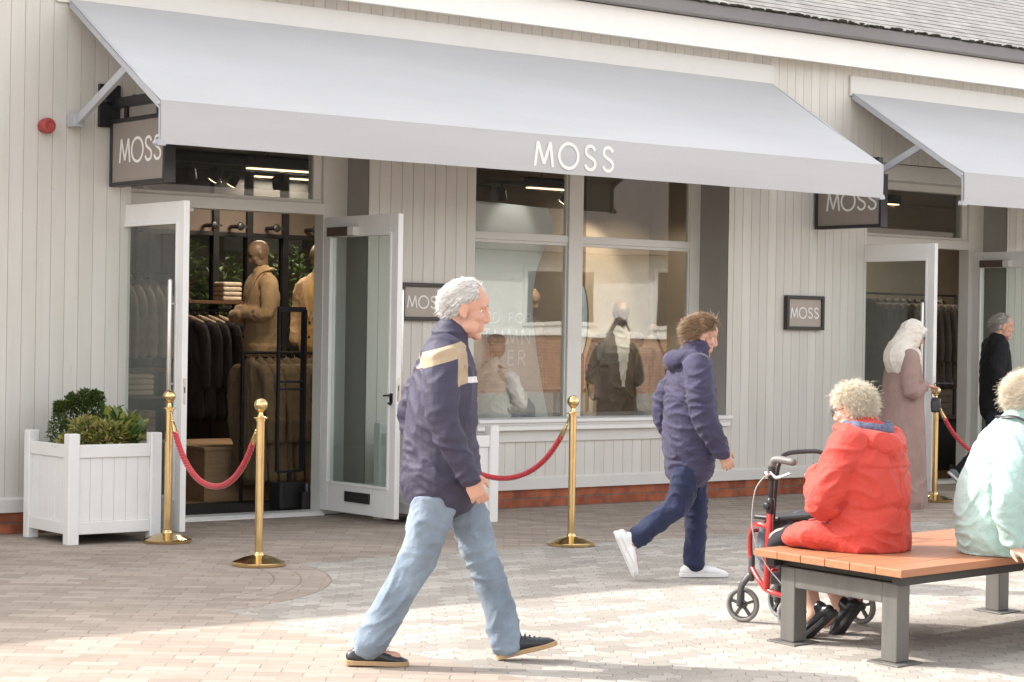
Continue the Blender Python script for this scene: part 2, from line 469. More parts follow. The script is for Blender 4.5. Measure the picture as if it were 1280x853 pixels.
    # dark trodden specks
    vo = N(nt, 'ShaderNodeTexNoise', i_Scale=22.0, i_Detail=2); nt.links.new(obj, vo.inputs[0])
    vr = ramp(nt, [(.70, (1,)*3), (.76, (.6,)*3)]); nt.links.new(vo.outputs[0], vr.inputs[0])
    col = mix(nt, col, vr.outputs[0], .5, 'MULTIPLY')
    gv = N(nt, 'ShaderNodeTexVoronoi', i_Scale=2.3); nt.links.new(obj, gv.inputs[0])
    gs = math_(nt, 'MULTIPLY', math_(nt, 'LESS_THAN', gv.outputs['Distance'], .045), .5)
    col = mix(nt, col, (.17, .155, .14), gs)
    # per-block tone
    bt = mix(nt, bg.outputs[0], bb.outputs[0], zone)
    br_ = ramp(nt, [(0, (.90, .89, .88)), (1, (1.06, 1.06, 1.06))]); nt.links.new(bt, br_.inputs[0])
    col = mix(nt, col, br_.outputs[0], 1.0, 'MULTIPLY')
    nt.links.new(col, p.inputs['Base Color'])
    h = math_(nt, 'ADD', math_(nt, 'MULTIPLY', mort, -1.0), math_(nt, 'MULTIPLY', fn.outputs[0], .35))
    bm = N(nt, 'ShaderNodeBump', i_Strength=.6, i_Distance=.006); nt.links.new(h, bm.inputs['Height'])
    nt.links.new(bm.outputs[0], p.inputs['Normal']); nt.links.new(p.outputs[0], out.inputs[0])
    return m

b = MB()
b.quad((-300, -320, 0), (360, -320, 0), (360, 0.25, 0), (-300, 0.25, 0))
g = b.build('paved_ground', paving(), fix=False); tag(g, kind='structure')
b = MB(); b.quad((-300, .25, -.02), (360, .25, -.02), (360, 330, -.02), (-300, 330, -.02))
tag(b.build('ground', mat('earth', (.12, .11, .09), .95), fix=False), kind='structure')

# ------------------------------------------------------------------ the shop building
BLD = thing('shop_building', 'long cream weatherboarded shop building with white fascia, grey gutter and tiled roof', 'building', (10, .5, 0))
OFF = V((10, .5, 0))
class LB(MB):
    """builder in world coordinates for parts of a thing whose base sits at OFF"""
    pass
def to_parent(o, root):
    """o was built in world coordinates: parent it and keep it where it is"""
    o.parent = root
    me = o.data
    M = Matrix.Translation(-V(root.location)) if abs(root.rotation_euler.z) < 1e-9 else root_matrix(root).inverted()
    me.transform(M); return o
def root_matrix(r): return Matrix.Translation(r.location) @ Matrix.Rotation(r.rotation_euler.z, 4, 'Z')
def part(mb, name, m, root=BLD, sub=None, **kw):
    o = mb.build(name, m, **kw); to_parent(o, root)
    if sub: o.parent = sub
    return o

X0, X1 = -4.0, 27.0
PIT = .1085
def boards(mb, x0, x1, z0, z1, y=0.0, pit=PIT, ph=6.66, g=.006, dep=.006):
    """tongue-and-groove boarding: real V-grooves, one continuous skin"""
    k0 = math.ceil((x0-ph)/pit)
    xs = []; x = ph+k0*pit
    prof = [(x0, y)]
    while x < x1-.001:
        if x-g > prof[-1][0]:
            prof += [(x-g/2, y), (x-g/2+.002, y+dep), (x+g/2-.002, y+dep), (x+g/2, y)]
        x += pit
    prof.append((x1, y))
    n = len(prof)
    vs = [(a, c, z0) for a, c in prof]+[(a, c, z1) for a, c in prof]
    mb._add(vs, [(i, i+1, n+i+1, n+i) for i in range(n-1)])

OPEN = [('door', 7.18, 9.27), ('window', 10.33, 13.21), ('door', 15.05, 17.15), ('window', 18.22, 21.1)]
wall = MB()
edges = [X0]+[e for o in OPEN for e in o[1:]]+[X1]
for i in range(0, len(edges), 2): boards(wall, edges[i], edges[i+1], .262, 4.06)
for k, a, c in OPEN:
    boards(wall, a, c, 3.17, 4.06)
    if k == 'window': boards(wall, a, c, .262, .56)
part(wall, 'weatherboard_cladding', PAINT, fix=False)
sk = MB()
for i in range(0, len(edges), 2):
    if i < len(edges): pass
segs = [(X0, 7.18), (9.27, 15.05), (17.15, X1)]
for a, c in segs:
    sk.prism([(-.022, .155), (-.022, .245), (-.004, .262), (.03, .262), (.03, .155)], a, c, 'x')
part(sk, 'skirting_board', PAINT_SM)
br = MB()
for a, c in segs: br.box(a+.004, c-.004, .008, .3, -.05, .154)
part(br, 'brick_plinth', PLINTH)
# backing behind the cladding so no light leaks; thickness of the wall
bk = MB()
for i in range(0, len(edges), 2): bk.box(edges[i]+.02, edges[i+1]-.02, .06, .36, .0, 4.3)
for k, a, c in OPEN:
    bk.box(a-.01, c+.01, .06, .36, 3.2, 4.3)
    if k == 'window': bk.box(a-.01, c+.01, .06, .36, .0, .64)
part(bk, 'wall_core', RETURN)
# header boards behind the awnings, thin vertical trims
hb = MB()
for a, c in ((6.56, 13.72), (14.757, 21.85)): hb.box(a, c, -.028, -.001, 3.775, 3.968)
part(hb, 'header_board', PAINT_SM, bevel=.004)
fa = MB()
fa.box(X0-.3, X1+.3, -.2, -.165, 4.02, 4.272)
part(fa, 'fascia_board', FASCIA, bevel=.003)
so = MB(); so.box(X0-.3, X1+.3, -.164, .02, 4.045, 4.06); part(so, 'soffit', FASCIA)
gu = MB()
gu.prism([(-.205, 4.278), (-.315, 4.285), (-.325, 4.385), (-.312, 4.392), (-.305, 4.30), (-.21, 4.296)], X0-.35, X1+.35, 'x')
part(gu, 'gutter', GUTTER)
# roof: overlapping courses of thin tiles
def rooftile():
    m, nt, out = newmat('roof_tiles')
    p = N(nt, 'ShaderNodeBsdfPrincipled', i_Roughness=.9)
    tc = N(nt, 'ShaderNodeTexCoord'); obj = tc.outputs['Object']
    mp = N(nt, 'ShaderNodeMapping'); mp.inputs['Scale'].default_value = (1, 1, 1)
    nt.links.new(obj, mp.inputs[0])
    b = N(nt, 'ShaderNodeTexBrick', i_Scale=1.0, i_Mortar_Size=.004, i_Brick_Width=.165, i_Row_Height=.0996, i_Mortar_Smooth=.2)
    b.inputs['Color1'].default_value = rgb((.26, .248, .235)); b.inputs['Color2'].default_value = rgb((.33, .317, .302)); b.inputs['Mortar'].default_value = rgb((.19, .18, .17))
    nt.links.new(mp.outputs[0], b.inputs[0])
    nz = N(nt, 'ShaderNodeTexNoise', i_Scale=14.0, i_Detail=6); nt.links.new(obj, nz.inputs[0])
    lr = ramp(nt, [(.66, (0,)*3), (.72, (1,)*3)]); nt.links.new(nz.outputs[0], lr.inputs[0])
    n2 = N(nt, 'ShaderNodeTexNoise', i_Scale=5.0, i_Detail=6); nt.links.new(obj, n2.inputs[0])
    r2 = ramp(nt, [(.3, (.88,)*3), (.7, (1.1,)*3)]); nt.links.new(n2.outputs[0], r2.inputs[0])
    c = mix(nt, b.outputs[0], r2.outputs[0], 1, 'MULTIPLY')
    c = mix(nt, c, (.17, .11, .05), math_(nt, 'MULTIPLY', lr.outputs[0], .7))
    nt.links.new(c, p.inputs['Base Color'])
    bm = N(nt, 'ShaderNodeBump', i_Strength=.12, i_Distance=.01); nt.links.new(nz.outputs[0], bm.inputs['Height']); nt.links.new(bm.outputs[0], p.inputs['Normal'])
    nt.links.new(p.outputs[0], out.inputs[0]); return m
rf = MB()
sl = R(30); ry, rz0 = -.335, 4.392; L = 0
rnd = random.Random(3)
vs = []; fs = []
nx = 130
def rowpts(y, z, jit):
    return [(X0-.4+(X1-X0+.8)*i/nx, y, z+(rnd.uniform(-jit, jit) if jit else 0)) for i in range(nx+1)]
rows = []
ncs = 40
for k in range(ncs):
    s0 = k*.115; s1 = (k+1)*.115+.004
    rows.append(rowpts(ry+s0*math.cos(sl), rz0+s0*math.sin(sl)+.0065, .0012))
    rows.append(rowpts(ry+s1*math.cos(sl), rz0+s1*math.sin(sl)+.001, 0))
for k, row in enumerate(rows): vs += row
W = nx+1
for k in range(len(rows)-1):
    for i in range(nx): fs.append((k*W+i, k*W+i+1, (k+1)*W+i+1, (k+1)*W+i))
rf._add(vs, fs)
ridge = (ry+ncs*.115*math.cos(sl), rz0+ncs*.115*math.sin(sl))
rf.quad((X0-.4, ry, rz0-.004), (X1+.4, ry, rz0-.004), (X1+.4, ridge[0], ridge[1]-.03), (X0-.4, ridge[0], ridge[1]-.03))
rf.quad((X0-.4, ridge[0], ridge[1]), (X1+.4, ridge[0], ridge[1]), (X1+.4, 2*ridge[0]+.335+.3, 4.3), (X0-.4, 2*ridge[0]+.335+.3, 4.3))
roof = part(rf, 'roof', rooftile(), fix=False)
# moss line along the tile ends
ms = MB(); rr = random.Random(5)
x = X0
while x < X1:
    w = rr.uniform(.02, .07); 
    ms.ell((x, ry-.006+rr.uniform(-.01, .006), rz0+.004+rr.uniform(-.006, .01)), (w, rr.uniform(.01, .022), rr.uniform(.006, .016)), n=6)
    x += w*rr.uniform(.8, 2.2)
part(ms, 'moss_fringe', mat('dark_moss', (.03, .028, .018), .95), sub=roof)
# shell: back and side walls, ceiling
sh = MB()
sh.box(X0, X1, 8.0, 8.2, 0, 4.4); sh.box(X0-.2, X0, -.0+.07, 8.2, 0, 4.4); sh.box(X1, X1+.2, .07, 8.2, 0, 4.4)
part(sh, 'rear_wall', RETURN)
iw = MB()
iw.box(X0+.01, X1-.01, 7.9, 7.98, .02, 3.3); iw.box(X0+.02, X0+.06, .38, 7.9, .02, 3.3)
iw.box(13.95, 14.05, .37, 7.9, .02, 3.3)
part(iw, 'inner_wall', INTW)
tag(part(MB().box(X0, X1, .372, 8, 3.3, 3.4), 'ceiling', CEIL))
fl = MB().box(X0, X1, .372, 8, -.06, .012); part(fl, 'shop_floor', WOODF)

def reveal(a, c, z0, z1):
    return [MB().box(c-.003, c+.02, .012, .44, z0, z1), MB().box(a-.02, a+.003, .012, .44, z0, z1)]
for k, a, c in OPEN:
    for q_ in reveal(a, c, .0 if k == 'door' else .7, 3.18): part(q_, 'return_panel', RETURN)
    h = MB(); h.box(a+.003, c-.003, .1, .44, 3.02, 3.175); part(h, 'opening_head', UPVC, bevel=.003)

def window(a, c, sub=True):
    y0, y1 = .372, .432
    f = MB()
    m0 = a+1.30
    f.box(a+.003, a+.075, y0, y1, .70, 3.02)
    f.box(c-.125, c-.003, y0, y1, .70, 3.02)
    f.box(m0, m0+.16, y0-.012, y1+.01, .70, 3.02)
    for x0, x1 in ((a+.075, m0), (m0+.16, c-.125)):
        f.box(x0, x1, y0+.002, y1-.002, 2.262, 2.327)
        f.box(x0, x1, y0+.012, y1-.002, 2.236, 2.2615)
        f.box(x0, x1, y0+.002, y1-.002, .70, .735)
        f.box(x0, x1, y0+.002, y1-.002, 2.96, 3.02)
        # thin bead round each pane
        for z0, z1 in ((.735, 2.236), (2.327, 2.96)):
            f.box(x0, x0+.014, y0+.014, y1-.006, z0, z1); f.box(x1-.014, x1, y0+.014, y1-.006, z0, z1)
    o = part(f, 'window_frame', UPVC, bevel=.004)
    for x0, x1 in ((a+.075, m0), (m0+.16, c-.125)):
        for z0, z1 in ((.736, 2.235), (2.328, 2.959)):
            p = part(MB().box(x0+.004, x1-.004, .404, .410, z0, z1), 'window_pane', GLASS, sub=o)
    sl_ = MB()
    sl_.prism([(.40, .70), (.40, .742), (-.085, .752), (-.10, .744), (-.10, .722), (-.082, .712), (-.082, .70)], a-.0, c, 'x')
    sl_.box(a+.002, c-.002, -.07, .30, .655, .6995)
    part(sl_, 'window_sill', WHITE, bevel=.003, sub=o)
    pn = MB(); pn.box(a+.002, c-.002, -.018, .05, .555, .6545); part(pn, 'apron_board', PAINT_SM, bevel=.003)
for k, a, c in OPEN:
    if k == 'window': window(a, c)

def pull(mb, x, y, z0, z1, dx):
    mb.tube([(x, y, z0), (x, y, z1)], .016, n=12, smooth=False)
    for z in (z0+.16, z1-.16): mb.tube([(x, y, z), (x-dx, y, z)], .009, n=8, smooth=False, cap=0)

def leaf(x, y0, y1, face):
    """door leaf standing open at right angles to the shop front; x = its -x face"""
    x1 = x+.046
    z0, z1 = .05, 2.36
    f = MB(); sw = .105
    ylo, yhi = y1, y0           # y1 is nearer the street
    f.box(x, x1, ylo, ylo+sw, z0, z1); f.box(x, x1, yhi-sw, yhi, z0, z1)
    f.box(x+.001, x1-.001, ylo+sw, yhi-sw, z0, z0+.235); f.box(x+.001, x1-.001, ylo+sw, yhi-sw, z1-.16, z1)
    for xa, xb in ((x-.008, x+.004), (x1-.004, x1+.008)):
        f.box(xa, xb, ylo+sw-.022, ylo+sw+.001, z0+.212, z1-.138); f.box(xa, xb, yhi-sw-.001, yhi-sw+.022, z0+.212, z1-.138)
        f.box(xa, xb, ylo+sw+.001, yhi-sw-.001, z0+.212, z0+.236); f.box(xa, xb, ylo+sw+.001, yhi-sw-.001, z1-.161, z1-.138)
    o = part(f, 'door_leaf', WHITE, bevel=.004)
    part(MB().box(x+.02, x+.026, ylo+sw, yhi-sw, z0+.235, z1-.16), 'door_pane', DGLASS, sub=o)
    h = MB()
    if face == 'out':
        pull(h, x-.05, ylo+.075+.02, .92, 1.80, -.05)
    else:
        pull(h, x1+.05, ylo+.075, .80, 1.78, .05)
    part(h, 'pull_handle', STEEL, sub=o, smooth=True)
    lk = MB()
    lk.box(x+.013, x+.033, ylo-.0025, ylo+.004, .94, 1.12)
    part(lk, 'lock_plate', STEEL, sub=o)
    ks = MB(); ks.box(x+.019, x+.027, ylo-.0035, ylo, 1.02, 1.06); part(ks, 'keyhole', BLACK, sub=o)
    if face == 'in':
        lv = MB(); lv.box(x-.007, x, ylo+.04, ylo+.075, .93, 1.0); lv.tube([(x-.03, ylo+.057, .985), (x-.03, ylo+.12, .98)], .007, n=8)
        lv.tube([(x, ylo+.057, .985), (x-.03, ylo+.057, .985)], .008, n=8)
        lv.tube([(x-.028, ylo+.057, .925), (x-.028, ylo+.03, .915)], .007, n=8); lv.tube([(x, ylo+.057, .925), (x-.03, ylo+.057, .925)], .008, n=8)
        part(lv, 'door_handle', BLACK, sub=o)
        lp = MB(); ym = (ylo+yhi)/2-.02
        for a_, b_, c_, d_ in ((-.17, .17, .14, .155), (-.17, .17, .205, .22), (-.17, -.155, .155, .205), (.155, .17, .155, .205)):
            lp.box(x-.014, x, ym+a_, ym+b_, c_, d_)
        lp.box(x-.006, x, ym-.155, ym+.155, .155, .205)
        part(lp, 'letter_plate', SIGNFRAME, sub=o, bevel=.002)
        cl = MB(); cl.box(x-.06, x, yhi-.42, yhi-.13, z1-.155, z1-.085); part(cl, 'door_closer', mat('closer_bronze', (.1, .075, .06), .4), sub=o, bevel=.004)
        ce = MB(); ce.box(x-.058, x, yhi-.50, yhi-.421, z1-.153, z1-.087); part(ce, 'closer_cap', UPVC, sub=o, bevel=.004)
    return o

def doorway(a, c):
    y0, y1 = .30, .43
    f = MB()
    f.box(a+.003, a+.09, y0, y1, .0, 3.02)
    f.box(c-.23, c-.003, y0, y1, .0, 3.02)
    f.box(a+.09, c-.23, y0-.01, y1, 2.385, 2.475)
    f.box(a+.09, c-.23, y0+.02, y1-.01, 2.4755, 2.505)
    f.box(a+.09, c-.23, y0+.004, y1-.004, 2.95, 3.02)
    f.box(c-.31, c-.2305, y0+.03, y1-.02, 2.505, 2.95)
    for xx in (a+.25, a+.55): f.box(xx, xx+.14, y0-.0, y0+.05, 2.355, 2.3848)
    o = part(f, 'door_frame', UPVC, bevel=.004)
    part(MB().box(a+.095, c-.315, .352, .358, 2.506, 2.949), 'fanlight_pane', GLASS, sub=o)
    th = MB(); th.prism([(.22, -.01), (.22, .012), (.26, .03), (.44, .03), (.44, -.01)], a+.09, c-.23, 'x'); part(th, 'threshold', WHITE, sub=o)
    kp = MB(); kp.box(c-.232, c-.10, .435, .45, .03, .17); kp.box(c-.3, c-.232, .44, .46, .03, .17); part(kp, 'kick_plate', INTD, sub=o)
doorway(7.18, 9.27); doorway(15.05, 17.15)
leaf(7.135, .13, -.87, 'out'); leaf(9.0, .23, -.80, 'in')
leaf(15.02, .13, -.87, 'out'); leaf(16.9, .23, -.80, 'in')
# ------------------------------------------------------------------ awnings
def awning(x0, x1, label, words=None):
    t = thing('awning', label, 'awning', ((x0+x1)/2, 0, 2.69), 0, 'pale grey shop awnings')
    yw, zt, yf, zf, zb = -.03, 3.80, -1.395, 2.98, 2.69
    c = MB(); nx, ny = 48, 14
    vs = []; fs = []
    for top in (0, 1):
        for i in range(nx+1):
            for j in range(ny+1):
                u = j/ny; x = x0+(x1-x0)*i/nx
                sag = -.018*math.sin(PI*u)*(1-.3*math.cos(2*PI*i/nx*3)) + .003*noise.noise((x*1.3, u*2, 3))
                vs.append((x, yw+(yf-yw)*u, zt+(zf-zt)*u+sag-(.004 if top else 0)))
    W = ny+1; O = (nx+1)*W
    for i in range(nx):
        for j in range(ny):
            fs.append((i*W+j, (i+1)*W+j, (i+1)*W+j+1, i*W+j+1)); fs.append((O+i*W+j, O+i*W+j+1, O+(i+1)*W+j+1, O+(i+1)*W+j))
    for i in range(nx):
        fs.append((i*W, O+i*W, O+(i+1)*W, (i+1)*W)); fs.append((i*W+ny, (i+1)*W+ny, O+(i+1)*W+ny, O+i*W+ny))
    for j in range(ny):
        fs.append((j, j+1, O+j+1, O+j)); fs.append((nx*W+j, O+nx*W+j, O+nx*W+j+1, nx*W+j+1))
    c._add(vs, fs)
    part(c, 'canvas', CANVAS, t, smooth=False)
    v = MB()
    # valance: gently uneven hem
    n = 60; vs = []
    for d in (0, .005):
        for i in range(n+1):
            x = x0+(x1-x0)*i/n; w = .006*noise.noise((x*1.7, 1, 7))
            vs += [(x, yf-.003+d, zf-.004), (x, yf-.006+d+w*.4, (zf+zb)/2), (x, yf-.004+d+w, zb+.002*noise.noise((x*3, 0, 1)))]
    K = 3*(n+1); fs = []
    for i in range(n):
        for r_ in (0, 1):
            a = i*3+r_; fs.append((a, a+1, a+4, a+3)); fs.append((K+a, K+a+3, K+a+4, K+a+1))
        fs.append((i*3+2, K+i*3+2, K+i*3+5, i*3+5))
    v._add(vs, fs); vo = part(v, 'valance', CANVAS, t, fix=True)
    if words:
        M = Matrix.Translation((words[1], yf-.0087, words[2])) 
        letters(words[0], .188, M, t, LETTER, .135, .33, .0012)
    for s, x in ((1, x0+.012), (-1, x1-.012)):
        r_ = MB(); r_.bar((x, yw, zt-.03), (x, yf+.02, zf-.03), .024, .05)
        r_.bar((x, yf+.018, zf-.01), (x, yf+.018, zb+.02), .022, .022)
        part(r_, 'side_rail', RAIL, t)
        a = MB(); a.bar((x+s*.03, -.12, 2.94), (x+s*.03, -.86, 3.255), .034, .062)
        a.box(x+s*.03-.04, x+s*.03+.04, -.13, -.0, 2.89, 2.985)
        part(a, 'support_arm', RAIL, t, bevel=.003)
        e = MB(); e.box(x-.03, x+.03, yf-.005, yf+.05, zb-.012, zb+.03); e.tube([(x-.045*s, yf+.02, zb+.005), (x+.02*s, yf+.02, zb+.005)], .014, smooth=False)
        part(e, 'end_bracket', RAIL, t, bevel=.003)
    fr = MB(); fr.tube([(x0, yf+.02, zf-.022), (x1, yf+.02, zf-.022)], .016, smooth=False)
    fr.tube([(x0, yf+.02, zb+.012), (x1, yf+.02, zb+.012)], .01, smooth=False)
    for i in range(1, 5):
        x = x0+(x1-x0)*i/5; fr.bar((x, yw, zt-.05), (x, yf+.02, zf-.04), .02, .03)
    part(fr, 'front_rail', RAIL, t)
    return t
awning(6.656, 13.709, 'long pale grey canvas awning with white MOSS lettering over the central shop window', ('MOSS', 10.215, 2.735))
awning(14.784, 21.8, 'pale grey awning over the right-hand doorway, cut off by the picture edge')

# ------------------------------------------------------------------ signs
def blade(x, label):
    t = thing('hanging_sign', label, 'sign', (x, 0, 2.7), 0, 'projecting shop signs')
    y0, y1, z0, z1 = -.03, -.85, 2.48, 2.965
    f = MB()
    for a in ((y1, y1+.03, z0, z1), (y0-.03, y0, z0, z1), (y1+.03, y0-.03, z0, z0+.03), (y1+.03, y0-.03, z1-.03, z1)): f.box(x-.045, x+.045, *a)
    part(f, 'sign_frame', BLACK, t, bevel=.003)
    part(MB().box(x-.035, x+.035, y1+.03, y0-.03, z0+.03, z1-.03), 'sign_panel', SIGNFACE, t)
    # both faces carry the word; the left face reads from the wall outwards
    Ml = Matrix.Translation((x-.036, (y0+y1)/2-.04, z0+.165)) @ Matrix.Rotation(R(-90), 4, 'Z')
    Mr = Matrix.Translation((x+.036, (y0+y1)/2, z0+.175)) @ Matrix.Rotation(R(90), 4, 'Z')
    for M_ in (Ml, Mr): letters('MOSS', .168, M_, t, LETTER, .115, .15)
    b = MB(); b.box(x-.13, x+.04, -.03, -.001, 2.91, 3.22)
    b.box(x-.03, x+.03, y1+.05, -.03, 3.05, 3.12)
    for yy in (-.2, -.68): b.box(x-.012, x+.012, yy-.02, yy+.02, z1, 3.051)
    b.tube([(x-.09, -.05, 3.1), (x-.03, -.05, 3.1)], .02, smooth=False)
    part(b, 'wall_bracket', BLACK, t, bevel=.003)
    return t
blade(7.03, 'taupe MOSS sign hanging on a black bracket left of the doorway, under the awning corner')
blade(14.34, 'taupe MOSS sign hanging between the two awnings, half hidden by the valance')

def plaque(x0, x1, z0, z1, label):
    t = thing('wall_plaque', label, 'sign', ((x0+x1)/2, 0, z0), 0, 'square wall plaques')
    f = MB(); w = .032
    for a in ((x0, x0+w, z0, z1), (x1-w, x1, z0, z1), (x0+w, x1-w, z0, z0+w), (x0+w, x1-w, z1-w, z1)): f.box(a[0], a[1], -.05, -.001, a[2], a[3])
    part(f, 'plaque_frame', SIGNFRAME, t, bevel=.003)
    part(MB().box(x0+w, x1-w, -.03, -.002, z0+w, z1-w), 'plaque_panel', mat('plaque_taupe', (.40, .35, .305), .5, var=.03), t)
    letters('MOSS', .098, Matrix.Translation(((x0+x1)/2, -.0315, (z0+z1)/2-.05)), t, LETTER, .13, .2)
plaque(13.93, 14.43, 1.535, 1.855, 'square framed MOSS plaque on the boarding right of the shop window')
plaque(9.57, 10.07, 1.555, 1.86, 'square framed MOSS plaque behind the open white door and the grey-haired walker')

t = thing('alarm_sounder', 'small round red alarm sounder on the cream boards left of the awning', 'alarm', (6.485, 0, 2.885))
Mx = Matrix.Rotation(R(90), 4, 'X')
part(MB().lathe([(.05, 0), (.05, .03), (.044, .034)], (6.485, 0, 2.885), 24, M=Mx), 'alarm_base', RED, t, smooth=False, bevel=.002)
part(MB().lathe([(.046, .034), (.056, .036), (.056, .075), (.05, .09), (.03, .094), (.028, .086), (.01, .085)], (6.485, 0, 2.885), 24, M=Mx), 'alarm_cap', RED, t, bevel=.002)

# ------------------------------------------------------------------ planters and plants
def planter(x0, y0, label):
    W, H = .70, .75
    t = thing('planter_box', label, 'planter', (x0+W/2, y0+W/2, 0), 0, 'white timber planters')
    pw = .082
    for a in (0, 1):
        for c in (0, 1):
            p = MB(); px, py = x0+a*(W-pw), y0+c*(W-pw); p.box(px, px+pw, py, py+pw, 0, H)
            part(p, 'corner_post', WHITE, t, bevel=.008)
    for s in range(4):
        M = Matrix.Translation((x0+W/2, y0+W/2, 0)) @ Matrix.Rotation(s*PI/2, 4, 'Z')
        for z0, z1 in ((.07, .155), (.585, .675)): part(MB().box(-W/2+pw, W/2-pw, -W/2+.012, -W/2+.055, z0, z1, M=M), 'side_rail', WHITE, t, bevel=.005)
        q = MB(); n = 6; w = (W-2*pw)/n
        for i in range(n):
            a = -W/2+pw+i*w; q.box(a+.0008, a+w-.0008, -W/2+.026, -W/2+.042, .155, .585, M=M)
        part(q, 'boarded_panel', WHITE, t, bevel=.0025, seg=1)
    part(MB().box(x0+.06, x0+W-.06, y0+.06, y0+W-.06, .10, .60), 'soil', mat('potting_soil', (.035, .025, .018), .95, bump=.6, bs=40), t)
    return t
planter(6.275, -.90, 'white boarded square planter with shrubs left of the doorway')
planter(9.20, -.92, 'white boarded square planter behind the grey-haired walker beside the open door')

def leafblade(mb, p, d, up, L, w, curl=.15):
    d = d.normalized(); s = d.cross(up)
    if s.length < 1e-4: s = d.orthogonal()
    s.normalize(); n = s.cross(d)
    a = p; m1 = p+d*L*.35+n*L*.02; m2 = p+d*L*.7-n*L*curl*.4; e = p+d*L-n*L*curl
    o = len(mb.v)
    f = .18*w
    mb.v += [tuple(x) for x in (a, m1+s*w/2+n*f, m1, m1-s*w/2+n*f, m2+s*w*.42+n*f, m2, m2-s*w*.42+n*f, e)]
    for q in ((0, 2, 1), (0, 3, 2), (1, 2, 5, 4), (2, 3, 6, 5), (4, 5, 7), (5, 6, 7)): mb.f.append(tuple(i+o for i in q)); mb.mi.append(0)

def shrub(name, label, base, blobs, nl, L, w, m, up=.4, seed=1, stems=6, group=None, droop=0):
    t = thing(name, label, 'shrub', base, 0, group)
    r = random.Random(seed); b = V(base)
    mb = MB(); st = MB()
    for k in range(nl):
        c, rad = blobs[r.randrange(len(blobs))]
        while True:
            q = V((r.uniform(-1, 1), r.uniform(-1, 1), r.uniform(-1, 1)))
            if .35 < q.length < 1: break
        p = b+V((c[0]+q.x*rad[0], c[1]+q.y*rad[1], c[2]+q.z*rad[2]))
        d = V((q.x+r.uniform(-.7, .7), q.y+r.uniform(-.7, .7), q.z*.6+up+r.uniform(-.6, .6)))
        ll = L*r.uniform(.6, 1.25)
        leafblade(mb, p, d, V((r.uniform(-.3, .3), r.uniform(-.3, .3), 1)), ll, w*ll/L*r.uniform(.8, 1.2), r.uniform(-.05, .3))
    for k in range(stems):
        c, rad = blobs[k % len(blobs)]
        e = b+V((c[0]+r.uniform(-.6, .6)*rad[0], c[1]+r.uniform(-.6, .6)*rad[1], c[2]+rad[2]*.75))
        s0 = b+V((c[0]*.5, c[1]*.5, 0))
        st.tube([s0, (s0+e)/2+V((r.uniform(-.02, .02), r.uniform(-.02, .02), 0)), e], [.006, .005, .002], n=5, cap=1)
    part(mb, 'foliage', m, t, fix=False); part(st, 'stems', mat('woody_stem', (.09, .06, .035), .8), t)
    return t
GBOX = leafmat('box_leaves', [(0, (.05, .085, .02)), (.5, (.09, .14, .035)), (.85, (.17, .23, .06)), (1, (.28, .31, .1))])
GEUO = leafmat('variegated_leaves', [(0, (.10, .15, .03)), (.35, (.22, .25, .06)), (.6, (.40, .38, .10)), (.85, (.5, .46, .18)), (1, (.24, .14, .06))])
GLAU = leafmat('laurel_leaves', [(0, (.05, .11, .03)), (.5, (.11, .19, .05)), (.8, (.38, .40, .10)), (1, (.58, .52, .18))], rough=.3)
shrub('box_shrub', 'upright dark green small-leaved shrub standing at the back of the left planter', (6.50, -.42, .60),
      [((.0, .02, .17), (.10, .10, .20)), ((.1, .02, .24), (.09, .09, .16)), ((.18, .03, .2), (.09, .1, .2)), ((.22, -.03, .10), (.1, .1, .12)), ((-.07, 0, .12), (.07, .08, .16)),
       ((.02, 0, .34), (.03, .03, .06)), ((.12, 0, .36), (.05, .04, .07)), ((.21, .0, .36), (.06, .04, .06)), ((-.07, 0, .30), (.03, .03, .05))], 4400, .028, .015, GBOX, .5, 3, 14)
shrub('low_shrub', 'low yellow-green variegated shrub spilling along the front of the left planter', (6.52, -.66, .60),
      [((.0, .0, .12), (.14, .13, .13)), ((.14, -.03, .10), (.13, .11, .12)), ((-.1, .02, .05), (.12, .1, .07)), ((.22, .0, .08), (.08, .1, .1))], 1300, .052, .024, GEUO, .4, 5, 8)
shrub('laurel_shrub', 'broad-leaved laurel with long pointed leaves at the right of the left planter', (6.80, -.56, .60),
      [((.0, 0, .12), (.11, .11, .11)), ((.1, .03, .15), (.1, .1, .09)), ((-.06, .05, .18), (.08, .09, .09)), ((.05, -.1, .08), (.1, .08, .08))], 340, .105, .038, GLAU, .75, 9, 7)
shrub('bushy_shrub', 'dark small-leaved shrub in the planter behind the grey-haired walker', (9.55, -.57, .60),
      [((-.1, 0, .12), (.16, .14, .14)), ((.1, -.05, .1), (.15, .15, .12)), ((.2, .0, .08), (.1, .12, .09)), ((-.2, .05, .1), (.1, .12, .12))], 1500, .034, .017,
      leafmat('dark_leaves', [(0, (.02, .03, .018)), (.6, (.05, .06, .04)), (.9, (.12, .13, .1)), (1, (.4, .4, .38))]), .5, 11, 8)

